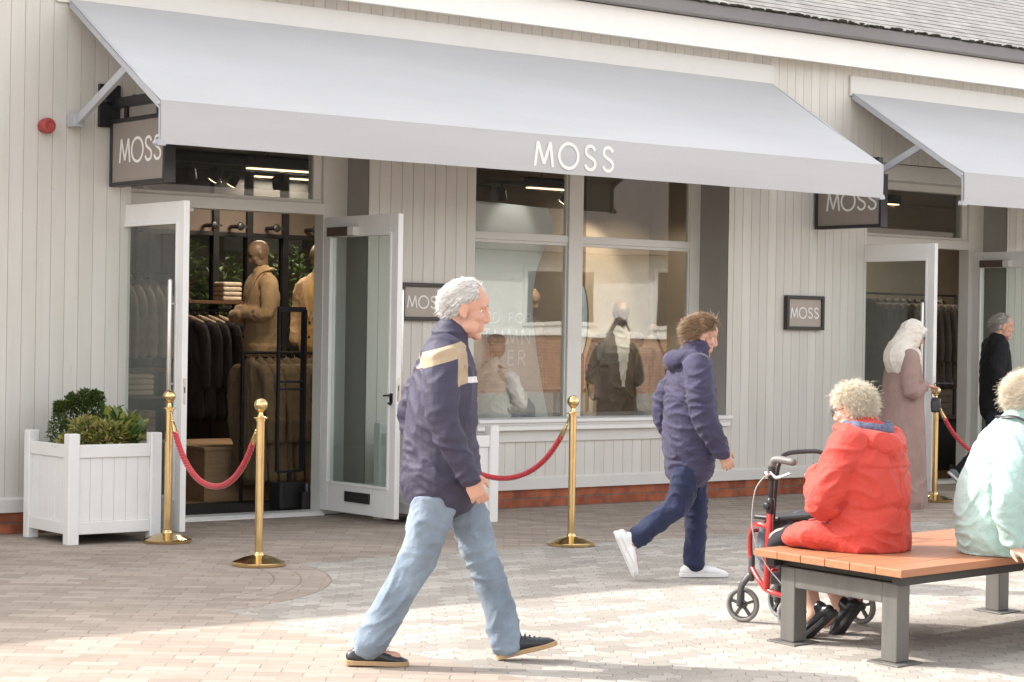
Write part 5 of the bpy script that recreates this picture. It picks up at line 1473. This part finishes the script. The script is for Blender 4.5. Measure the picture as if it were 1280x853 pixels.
def clothes_rail(label, p0, p1, z, z0=.012):
    a, c = V((*p0, z)), V((*p1, z)); t = thing('clothes_rail', label, 'rail', ((a.x+c.x)/2, (a.y+c.y)/2, z0))
    r_ = MB(); r_.tube([a, c], .0125, n=10, smooth=False); part(r_, 'hanging_bar', BLACK, t)
    for e in (a, c):
        l = MB(); l.bar((e.x, e.y, z0), e+V((0, 0, .01)), .025); l.bar((e.x-.22, e.y, z0+.013), (e.x+.22, e.y, z0+.013), .025); part(l, 'upright', BLACK, t)
    return t
clothes_rail('black clothes rail of olive jackets inside the doorway', (8.9, 1.28), (9.75, 1.28), 1.27)
pr = coat_proto('olive drill jacket hanging at the front of the rail inside the doorway', OLIVE, 1.02, 61)
def hang(proto, places, labels, group):
    proto['group'] = group
    for i, (x, y, z, rz) in enumerate(places):
        o = proto if i == 0 else copy_tree(proto)
        o.location = (x, y, z); o.rotation_euler = (0, 0, rz); o['label'] = labels[min(i, len(labels)-1)]; o['group'] = group
hang(pr, [(8.98+.085*i, 1.28, 1.24, R(8+5*((i*7) % 3))) for i in range(8)],
     ['olive drill jacket hanging at the front of the rail inside the doorway', 'olive jacket packed among others on the rail inside the doorway'], 'jackets on the doorway rail')
t = thing('security_gate', 'black metal security antenna frame standing just inside the open doorway', 'security gate', (8.92, .56, .03), R(12))
def loc(mb, name, m, t, **k): return mb.build(name, m, t, **k)
b = MB()
b.bar((-.14, 0, .30), (-.14, 0, 1.60), .022); b.bar((.14, 0, .30), (.14, 0, 1.60), .022, .05); b.bar((-.15, 0, 1.60), (.15, 0, 1.60), .022, .04)
for z in (1.02, .96, .30): b.bar((-.13, 0, z), (.13, 0, z), .02, .02)
b.bar((0, 0, .2), (0, 0, .3), .03); loc(b, 'antenna_frame', BLACK, t)
loc(MB().box(-.16, .15, -.07, .07, 0, .22), 'base_box', BLACK, t, bevel=.015); b = MB(); b.tube([(.12, -.08, .02), (.12, -.085, .12), (.12, -.08, .19)], .02, n=10); loc(b, 'side_bumper', mat('smoked_plastic', (.07, .07, .075), .25), t, smooth=True)

# dark partition with glazed panels; added greenery behind the glass imitates leaves reflected from outdoors
t = thing('display_partition', 'black glazed display partition with dark panels behind the mannequins', 'partition', (11.2, 3.6, .012))
f = MB()
for x in (9.2, 9.95, 10.32, 10.72, 11.4, 12.2, 13.3): f.box(x-.03, x+.03, 3.56, 3.64, .03, 2.98)
f.box(9.2, 13.3, 3.57, 3.63, .03, .62); f.box(9.2, 13.3, 3.585, 3.625, 1.28, 1.34); f.box(9.2, 13.3, 3.57, 3.63, 2.34, 2.38)
part(f, 'black_frame', BLACK, t)
part(MB().box(9.2, 13.3, 3.60, 3.62, 2.38, 2.74), 'bulkhead_panel', mat('bulkhead_brown', (.17, .14, .115), .8), t)
part(MB().box(9.21, 13.29, 3.605, 3.609, .62, 2.34), 'dark_glass', glass('smoked_glass', (.5, .54, .5), .02, 1, .0), t)
kn = MB()
for x in (9.83, 10.11, 10.51, 10.95): kn.tube([(x, 3.40, 2.43), (x, 3.57, 2.43)], .02, n=10, smooth=False); kn.ell((x, 3.39, 2.43), (.04, .02, .04)); kn.bar((x, 3.41, 2.43), (x+.09, 3.41, 2.43), .02)
part(kn, 'wall_knob', BLACK, t)
GIN = leafmat('reflection_leaves', [(0, (.03, .05, .015)), (.55, (.08, .14, .04)), (.85, (.22, .30, .10)), (1, (.5, .55, .35))], rough=.35)
for i, (x, y, lab) in enumerate(((10.3, 4.5, 'added potted greenery imitating reflected trees in the dark glass left of the camel mannequin'), (11.6, 4.5, 'added potted greenery imitating reflected trees in the dark glass right of the camel mannequin'))):
    s_ = shrub('reflection_plant', lab, (x, y, .1), [((-.2, 0, 1.9), (.35, .3, .3)), ((.25, 0, 1.75), (.3, .3, .35)), ((0, .1, 1.4), (.35, .3, .35))], 520, .10, .04, GIN, .2, 70+i, 6)
    pt = MB().lathe([(.16, -.088), (.2, .25), (.18, .26)], (x, y, .1), 20); part(pt, 'pot', INTD, s_)
part(MB().box(9.0, 13.5, 5.2, 5.25, .02, 3.28), 'back_screen', INTD)

def folded(x, y, z, n, m, label, w=.30, d=.26, h=.042):
    t = thing('folded_clothes', label, 'clothes', (x, y, z))
    for i in range(n):
        b = MB(); b.box(-w/2, w/2, -d/2, d/2, i*h+.001, (i+1)*h-.003); b.build('folded_garment', m, t, bevel=.016, seg=3)
    return t
def wall_shelf(x0, x1, y, z, label):
    t = thing('wall_shelf', label, 'shelf', ((x0+x1)/2, y, z)); part(MB().box(x0, x1, y-.18, y+.18, z-.03, z), 'shelf_board', WALN, t, bevel=.003)
    b = MB()
    for x in (x0+.08, x1-.08): part(MB().box(x-.012, x+.012, y-.16, y+.17, z-.09, z-.0302), 'shelf_bracket', BLACK, t)
wall_shelf(9.25, 10.2, 3.36, 1.72, 'dark shelf on the black partition left of the camel mannequin')
folded(9.95, 3.34, 1.721, 4, CREAMF, 'small pile of folded pinkish shirts on the shelf left of the camel mannequin', .2, .2, .045)
t = thing('garment_bag', 'tan paper carrier standing on the shelf by the door jamb', 'bag', (9.42, 3.33, 1.721)); part(MB().prism([(9.33, 1.721), (9.51, 1.721), (9.50, 2.02), (9.46, 2.10), (9.38, 2.10), (9.34, 2.02)], 3.28, 3.38, 'y'), 'bag_body', MUST, t)
b = MB(); b.tube([(9.39, 3.33, 2.08), (9.40, 3.33, 2.16), (9.44, 3.33, 2.16), (9.45, 3.33, 2.08)], .004, n=6); part(b, 'bag_handle', BLACK, t)
pd = coat_proto('dark jacket with a white swing tag hanging left of the camel mannequin', DARKC, .95, 62)
b = MB(); b.box(-.03, .03, -.075, -.068, -.62, -.50); b.box(-.002, .002, -.072, -.07, -.5, -.4); b.build('swing_tag', LETTER, pd)
b = MB(); b.tube([(0, -.2, -.09), (0, -.08, -.045), (0, 0, -.03), (0, .08, -.045), (0, .2, -.09)], [(.012, .02)]*5, n=8); b.build('hanger', mat('pale_hanger', (.45, .33, .22), .5), pd)
hang(pd, [(9.45+.11*i, 3.25, 1.60, R(25+8*(i % 2))) for i in range(6)], ['dark jacket with a white swing tag at the near end of the partition rail', 'dark jacket with swing tag packed on the partition rail'], 'dark jackets on the partition rail')
clothes_rail('black wall rail of dark jackets against the partition', (9.3, 3.25), (10.15, 3.25), 1.63)

# behind the left door leaf: side shelving seen through its glass
t = thing('shelf_unit', 'tall dark shelf unit seen through the glass of the left door', 'shelves', (8.75, 2.95, .012))
f = MB()
for x in (8.2, 9.12): f.box(x-.02, x+.02, 2.75, 3.2, .012, 2.3)
part(f, 'side_panel', WALN, t)
for z in (.45, .86, 1.10): part(MB().box(8.22, 9.10, 2.76, 3.2, z-.025, z), 'shelf_board', WALN, t)
part(MB().box(8.2, 9.12, 3.2, 3.23, .012, 2.32), 'back_panel', INTD, t)
b = MB(); b.tube([(8.22, 2.95, 1.95), (9.1, 2.95, 1.95)], .012, smooth=False); part(b, 'hanging_bar', BLACK, t)
folded(8.75, 2.93, .861, 4, CREAMF, 'pile of folded cream knitwear on the middle shelf behind the left door', .30, .28, .05)
folded(8.75, 2.93, .451, 4, TAUPE, 'pile of folded taupe knitwear on the lower shelf behind the left door', .34, .28, .07)
pt_ = coat_proto('brown shirt hanging in the shelf unit behind the left door', TAUPE, .62, 63)
hang(pt_, [(8.3+.09*i, 2.95, 1.90, R(20)) for i in range(8)], ['brown shirt at the end of the hanging bar behind the left door', 'brown shirt packed on the hanging bar behind the left door'], 'shirts behind the left door')

# ------------------------------------------------------------------ shop window display
t = thing('window_platform', 'low beige display platform inside the shop window', 'platform', (11.9, 1.15, .012)); part(MB().box(10.4, 13.6, .50, 1.85, .012, .62), 'platform_deck', mat('platform_beige', (.42, .36, .29), .7), t)
PANELW = mat('banner_reflection_pale', (.66, .675, .655), .6, var=.02)
t = thing('reflection_banner', 'lettered banner in the left pane, its curve and pale tone imitating a glass reflection', 'banner', (11.2, .72, .62))
poly = [(10.40, .63), (11.72, .63), (11.64, .95), (11.56, 1.3), (11.51, 1.6), (11.505, 1.8), (11.54, 2.02), (11.62, 2.2), (11.71, 2.33), (11.74, 2.42), (11.66, 2.58), (10.40, 2.62)]  # curved outline and pale fill imitate a bright reflection in warped glass
part(MB().prism(poly, .70, .73, 'y'), 'banner_board', PANELW, t, bevel=.003)
LT = mat('banner_lettering', (.93, .93, .92), .5, var=.01)
for w_, xr, z, h in (('ED FOR', 11.485, 1.555, .085), ('TUMN', 11.475, 1.37, .125), ('ER', 11.42, 1.185, .125)):
    wd = (sum(GLY[c][0] if c in GLY else .5 for c in w_)+.42*(len(w_)-1))*h
    letters(w_, h, Matrix.Translation((xr-wd, .698, z)), t, LT, .13, .42, .002, center=False)
t = thing('mannequin', 'seated mannequin in a white cable knit jumper at the lower left of the shop window', 'mannequin', (10.99, .60, .62), R(15))
b = MB(); b.ell((.06, 0, .72), (.085, .07, .10)); b.tube([(.0, 0, .5), (.04, 0, .66)], [.05, .045]); 
for s in (1, -1): b.tube([(.0, s*.09, .2), (.36, s*.1, .22), (.38, s*.1, .0)], [.075, .055, .045], n=12, k=6); hand(b, (.30, s*.10, .30), (.9, -s*.3, -.2), (0, 0, 1), -s, .4, .9)
torso(b, [(0, 0, .12, .15, .11), (0, 0, .35, .14, .1), (0, 0, .5, .13, .08)])
b.blob('body', MANQ, t, .010, 3)
b = MB(); torso(b, [(0, 0, .14, .18, .14), (-.01, 0, .28, .175, .135), (0, 0, .42, .18, .13), (.01, 0, .51, .14, .1), (.02, 0, .57, .07, .07)])
for s in (1, -1): b.tube([(.0, s*.11, .48), (.02, s*.19, .44), (.10, s*.22, .24), (.28, s*.12, .29)], [.075, .072, .06, .045], n=14)
b.blob('jumper', KNIT, t, .010, 2, dict(amp=.012, sc=(10, 10, 14), seed=71))
b = MB(); b.ell((.05, 0, .78), (.092, .078, .06)); b.blob('cap', fabric('olive_cap', (.10, .10, .06), .1), t, .010, 2)
b = MB()
for s in (1, -1): b.tube([(.0, s*.09, .17), (.36, s*.1, .20), (.38, s*.1, .05)], [.095, .075, .06], n=12, k=6)
b.blob('trousers', fabric('slate_trousers', (.09, .09, .10), .1), t, .011, 2)
t = thing('display_table', 'dark wooden side table beside the seated mannequin in the shop window', 'table', (11.95, 1.15, .62))
part(MB().box(11.5, 12.35, .95, 1.35, .93, .965), 'table_top', WALN, t, bevel=.004)
for x in (11.56, 12.25):
    for y in (1.0, 1.26): part(MB().box(x, x+.045, y, y+.045, .6205, .9295), 'leg', WALN, t)
def bust(loc_, rz, label, m, shirt, head=True, z=0, lapel=None):
    t = thing('mannequin', label, 'mannequin', loc_, rz)
    b = MB(); mannequin_base(b, head=head); b.blob('body', MANQ, t, .012, 3)
    b = MB(); coat_on(b, 0, hem=.55)
    for s in (1, -1): b.tube([(0, s*.12, 1.38), (0, s*.20, 1.36), (-.02, s*.265, 1.10), (.04, s*.25, .86)], [.08, .082, .066, .05], n=16)
    b.blob('overcoat', [m, shirt], t, .011, 3, dict(amp=.008, sc=(7, 7, 7), seed=int(loc_[0]*10)), lambda c, n: 1 if c.x > .05 and abs(c.y) < .02+max(0, c.z-1.0)*.13 and c.z > .95 else 0)
    return t
GREYC = fabric('grey_overcoat', (.15, .13, .11), .12)
b1 = bust((13.05, 1.30, .02), R(-115), 'mannequin with a white shirt under a grey coat in the right window pane', GREYC, fabric('white_shirt', (.7, .7, .7), .04))
t = thing('mannequin', 'headless mannequin in a long taupe coat standing against the right window pane', 'mannequin', (13.02, .80, -.10), R(-60))
b = MB(); mannequin_base(b, head=False); b.blob('body', MANQ, t, .013, 3)
b = MB(); coat_on(b, 0, hem=.80)
for s in (1, -1): b.tube([(0, s*.12, 1.38), (0, s*.20, 1.36), (-.02, s*.265, 1.10), (.03, s*.25, .86)], [.08, .082, .066, .05], n=16)
b.blob('coat', [TAUPE, DARKC], t, .011, 3, dict(amp=.008, sc=(7, 7, 5), seed=77), lambda c, n: 1 if c.x > .03 and abs(c.y) < .05 else 0)
t = thing('mannequin', 'peach-headed mannequin behind the banner in the left window pane', 'mannequin', (12.03, 1.45, .12), R(-70))
b = MB(); mannequin_base(b); b.blob('body', mat('peach_mannequin', (.52, .32, .20), .5), t, .012, 3)
b = MB(); coat_on(b, 0, .6)
for s in (1, -1): b.tube([(0, s*.12, 1.38), (0, s*.20, 1.36), (-.02, s*.265, 1.10), (.03, s*.25, .86)], [.08, .082, .066, .05], n=16)
b.blob('coat', TAUPE, t, .012, 3, dict(amp=.008, sc=(7, 7, 5), seed=78))
t = thing('backdrop_screen', 'plain beige backdrop screen behind the right half of the window display', 'screen', (13.6, 1.95, .012))
part(MB().box(13.10, 13.945, 1.90, 1.95, .012, 3.2), 'screen_panel', INTW, t)
part(MB().box(13.06, 13.10, 1.88, 1.97, .012, 3.2), 'screen_post', WALN, t)
t = thing('backdrop_screen', 'warm beige backdrop screen behind the banner and left window pane', 'screen', (11.3, 1.95, .012)); part(MB().box(10.30, 12.2, 1.90, 1.95, .012, 2.2), 'screen_panel', TAUPE, t)
part(MB().box(12.2, 12.24, 1.88, 1.97, .012, 2.2), 'screen_post', WALN, t)
t = thing('oval_mirror', 'narrow oval standing mirror by the window mullion', 'mirror', (12.72, 1.5, .62), R(-45))
def oval(rx, rz_, zc, n=28): return [(rx*math.cos(2*PI*i/n), zc+rz_*math.sin(2*PI*i/n)) for i in range(n)]
MB().prism(oval(.085, .36, .98), 0, .02, 'y').build('mirror_frame', WALN, t); MB().prism(oval(.07, .345, .98), -.004, -.0005, 'y').build('mirror_glass', mat('mirror_glass', (.8, .84, .84), .04, metal=1), t); b = MB(); b.bar((0, .03, 0), (0, .03, .9), .03); b.bar((-.15, .03, .01), (.15, .03, .01), .03, .015); b.build('mirror_stand', BLACK, t)

# ------------------------------------------------------------------ ceiling lights
LAMP = emit('warm_lamp', (1, .70, .42), 2.5); LINE = emit('linear_lamp', (1, .66, .40), 1.1)
def track(label, x0, x1, y, z, spots):
    t = thing('light_track', label, 'light track', ((x0+x1)/2, y, z)); b = MB(); b.box(x0, x1, y-.02, y+.02, z, z+.035)
    for x in (x0+.3, (x0+x1)/2, x1-.3): b.tube([(x, y, z+.03), (x, y, 3.3)], .006, smooth=False)
    part(b, 'track_rail', BLACK, t)
    for i, (x, a) in enumerate(spots):
        M = Matrix.Translation((x, y, z-.10)) @ Matrix.Rotation(R(a), 4, 'X') @ Matrix.Rotation(R(18 if i % 2 else -25), 4, 'Y')
        h = MB(); h.lathe([(.03, .07), (.045, .06), (.05, -.05), (.042, -.052)], M=M, n=18); h.tube([(x, y, z), (x, y, z-.06)], .010, smooth=False)
        ho = part(h, 'spot_head', BLACK, t); l = MB(); l.lathe([(.001, -.056), (.040, -.056), (.040, -.0525)], M=M, n=16); part(l, 'lamp_lens', LAMP, t, sub=ho)
track('black spotlight track over the front of the shop', 7.6, 13.7, 2.2, 2.90, [(8.9, 35), (9.15, 30), (10.2, 30), (11.9, 30), (12.3, 30), (13.1, 30)])
track('black spotlight track further back in the shop', 8.0, 13.7, 4.2, 3.02, [(10.3, 25), (10.5, 25), (11.0, 25), (13.2, 25)])
def linear(label, x0, x1, y, z):
    t = thing('linear_light', label, 'light', ((x0+x1)/2, y, z), 0, 'linear ceiling lights'); b = MB(); b.box(x0, x1, y-.045, y+.045, z, z+.10)
    for x in (x0+.2, x1-.2): b.tube([(x, y, z+.1), (x, y, 3.3)], .005, smooth=False)
    part(b, 'light_housing', BLACK, t); part(MB().box(x0+.02, x1-.02, y-.035, y+.035, z-.012, z-.001), 'light_strip', LINE, t)
linear('slim black linear light nearest the doorway fanlight', 9.75, 10.45, 2.7, 2.93)
linear('slim black linear light further back beyond the doorway fanlight', 11.2, 12.1, 5.0, 3.05)
linear('slim black linear light over the shop window display', 13.0, 13.9, 2.7, 2.93)

# right-hand shop, seen through its doorway
part(MB().box(14.05, 26.9, 3.4, 3.5, .02, 3.28), 'rear_partition', INTW)
clothes_rail('black clothes rail of grey garments in the right-hand shop', (16.9, 1.7), (18.4, 1.7), 1.95)
pg_ = coat_proto('grey-brown coat hanging in the right-hand shop', GREYC, .95, 81)
hang(pg_, [(16.95+.12*i, 1.7, 1.91, R(18)) for i in range(11)], ['grey-brown coat at the near end of the rail in the right-hand shop', 'grey-brown coat packed on the rail in the right-hand shop'], 'coats in the right-hand shop')
wall_shelf(17.8, 19.6, 2.9, 1.62, 'dark shelf at the back of the right-hand shop'); folded(18.75, 2.88, 1.621, 3, MUST, 'pile of mustard knitwear on the back shelf of the right-hand shop')
folded(17.5, 1.65, .62, 4, CREAMF, 'pile of pale knitwear low down behind the right-hand door glass', .34, .3, .07); folded(17.95, 1.65, .62, 4, TAUPE, 'pile of brown knitwear low down behind the right-hand door glass', .34, .3, .07)
t = thing('display_table', 'dark display table with folded knitwear in the right-hand shop', 'table', (17.75, 1.65, .012)); part(MB().box(17.2, 18.4, 1.4, 1.95, .585, .619), 'table_top', WALN, t); part(MB().box(17.3, 18.3, 1.5, 1.85, .013, .5845), 'table_base', INTD, t)
linear('slim black linear light in the right-hand shop', 16.8, 18.2, 2.4, 3.0)

def area(name, loc_, sx, sy, power, col=(1, .84, .66), rot=(0, 0, 0)):
    l = bpy.data.lights.new(name, 'AREA'); l.shape = 'RECTANGLE'; l.size = sx; l.size_y = sy; l.energy = power; l.color = col
    o = bpy.data.objects.new(name, l); COL.objects.link(o); o.location = loc_; o.rotation_euler = rot; return o
def spot(name, loc_, tgt, power, ang=50, col=(1, .82, .62)):
    l = bpy.data.lights.new(name, 'SPOT'); l.energy = power; l.spot_size = R(ang); l.spot_blend = .5; l.shadow_soft_size = .04; l.color = col
    o = bpy.data.objects.new(name, l); COL.objects.link(o); o.location = loc_
    o.rotation_euler = (V(tgt)-V(loc_)).to_track_quat('-Z', 'Y').to_euler(); return o
area('linear_lamp_glow', (10.1, 2.7, 2.9), .65, .06, 9); area('linear_lamp_glow', (11.65, 5.0, 3.02), .85, .06, 10); area('linear_lamp_glow', (13.45, 2.7, 2.9), .85, .06, 6); area('linear_lamp_glow', (17.5, 2.4, 2.97), 1.3, .06, 10)
spot('track_and_added_spot', (9.1, 1.1, 2.85), (9.5, 2.0, 1.7), 15); spot('track_and_added_spot', (9.7, 1.1, 2.85), (9.95, 2.0, 1.7), 9)
spot('track_and_added_spot', (9.2, .7, 2.85), (9.3, 1.25, .8), 14); spot('track_and_added_spot', (13.1, 1.2, 2.8), (13.05, 1.9, 1.9), 22, 70); spot('track_and_added_spot', (10.9, 3.9, 3.1), (10.5, 4.6, 1.8), 50, 70)
spot('track_and_added_spot', (11.7, 3.9, 3.1), (11.6, 4.6, 1.8), 60, 70)  # this beam and the one before are added to brighten the stand-in greenery
spot('track_and_added_spot', (11.3, .48, 3.0), (11.15, .72, 1.2), 5, 60, (1, .93, .85))
spot('track_and_added_spot', (12.5, .6, 2.9), (13.05, 1.2, 1.5), 40, 50)
spot('track_and_added_spot', (11.0, 1.5, 3.1), (11.2, .62, 1.0), 22, 45)
spot('track_and_added_spot', (11.9, .62, 3.0), (12.03, 1.42, 1.75), 30, 45)
spot('track_and_added_spot', (13.4, .6, 2.9), (13.55, 1.9, 1.4), 20, 75)

# ------------------------------------------------------------------ sky, sun, camera
w = bpy.data.worlds.new('World'); S.world = w; w.use_nodes = True
nt = w.node_tree; bg = nt.nodes['Background']
sky = nt.nodes.new('ShaderNodeTexSky'); sky.sky_type = 'NISHITA'; sky.sun_disc = False
SUN_EL = R(38.6); SUN_AZ = math.atan2(-.63, .78)
sky.sun_elevation = SUN_EL; sky.sun_rotation = SUN_AZ; sky.air_density = 1.0; sky.dust_density = 2.5; sky.ozone_density = 1.0
hz = nt.nodes.new('ShaderNodeHueSaturation'); hz.inputs['Saturation'].default_value = .22
nt.links.new(sky.outputs[0], hz.inputs['Color'])
wm = nt.nodes.new('ShaderNodeMix'); wm.data_type = 'RGBA'; wm.blend_type = 'MULTIPLY'; wm.inputs[0].default_value = 1; wm.inputs[7].default_value = (1.03, 1.0, .96, 1)
nt.links.new(hz.outputs[0], wm.inputs[6]); nt.links.new(wm.outputs[2], bg.inputs[0]); bg.inputs[1].default_value = .15
sl_ = bpy.data.lights.new('sun', 'SUN'); sl_.energy = 1.55; sl_.angle = R(.6); sl_.color = (1, .94, .87)
so_ = bpy.data.objects.new('sun', sl_); COL.objects.link(so_)
dv = V((math.sin(SUN_AZ)*math.cos(SUN_EL), math.cos(SUN_AZ)*math.cos(SUN_EL), math.sin(SUN_EL)))
so_.rotation_euler = (-dv).to_track_quat('-Z', 'Y').to_euler()

cam = bpy.data.cameras.new('camera'); co = bpy.data.objects.new('camera', cam); COL.objects.link(co); S.camera = co
cam.sensor_width = 36; cam.lens = 36*2605.306/1280; cam.clip_end = 1200; cam.clip_start = .1
yw_, pt_c, rl = .664557, -.0057108, .0158187
F_ = V((math.sin(yw_)*math.cos(pt_c), math.cos(yw_)*math.cos(pt_c), math.sin(pt_c))); RT = V((math.cos(yw_), -math.sin(yw_), 0)); UP = RT.cross(F_)
RT2 = RT*math.cos(rl)+UP*math.sin(rl); UP2 = -RT*math.sin(rl)+UP*math.cos(rl)
Mc = Matrix((RT2, UP2, -F_)).transposed().to_4x4(); Mc.translation = V((0, -13.696, 1.5)); co.matrix_world = Mc

S.render.engine = 'CYCLES'
S.cycles.use_denoising = True
S.cycles.max_bounces = 8; S.cycles.transparent_max_bounces = 16; S.cycles.diffuse_bounces = 4; S.cycles.glossy_bounces = 4
S.cycles.sample_clamp_indirect = 6; S.cycles.caustics_reflective = False; S.cycles.caustics_refractive = False
S.view_settings.view_transform = 'Standard'; S.view_settings.look = 'None'; S.view_settings.gamma = 1; S.view_settings.exposure = 1.9
S.view_settings.use_curve_mapping = False
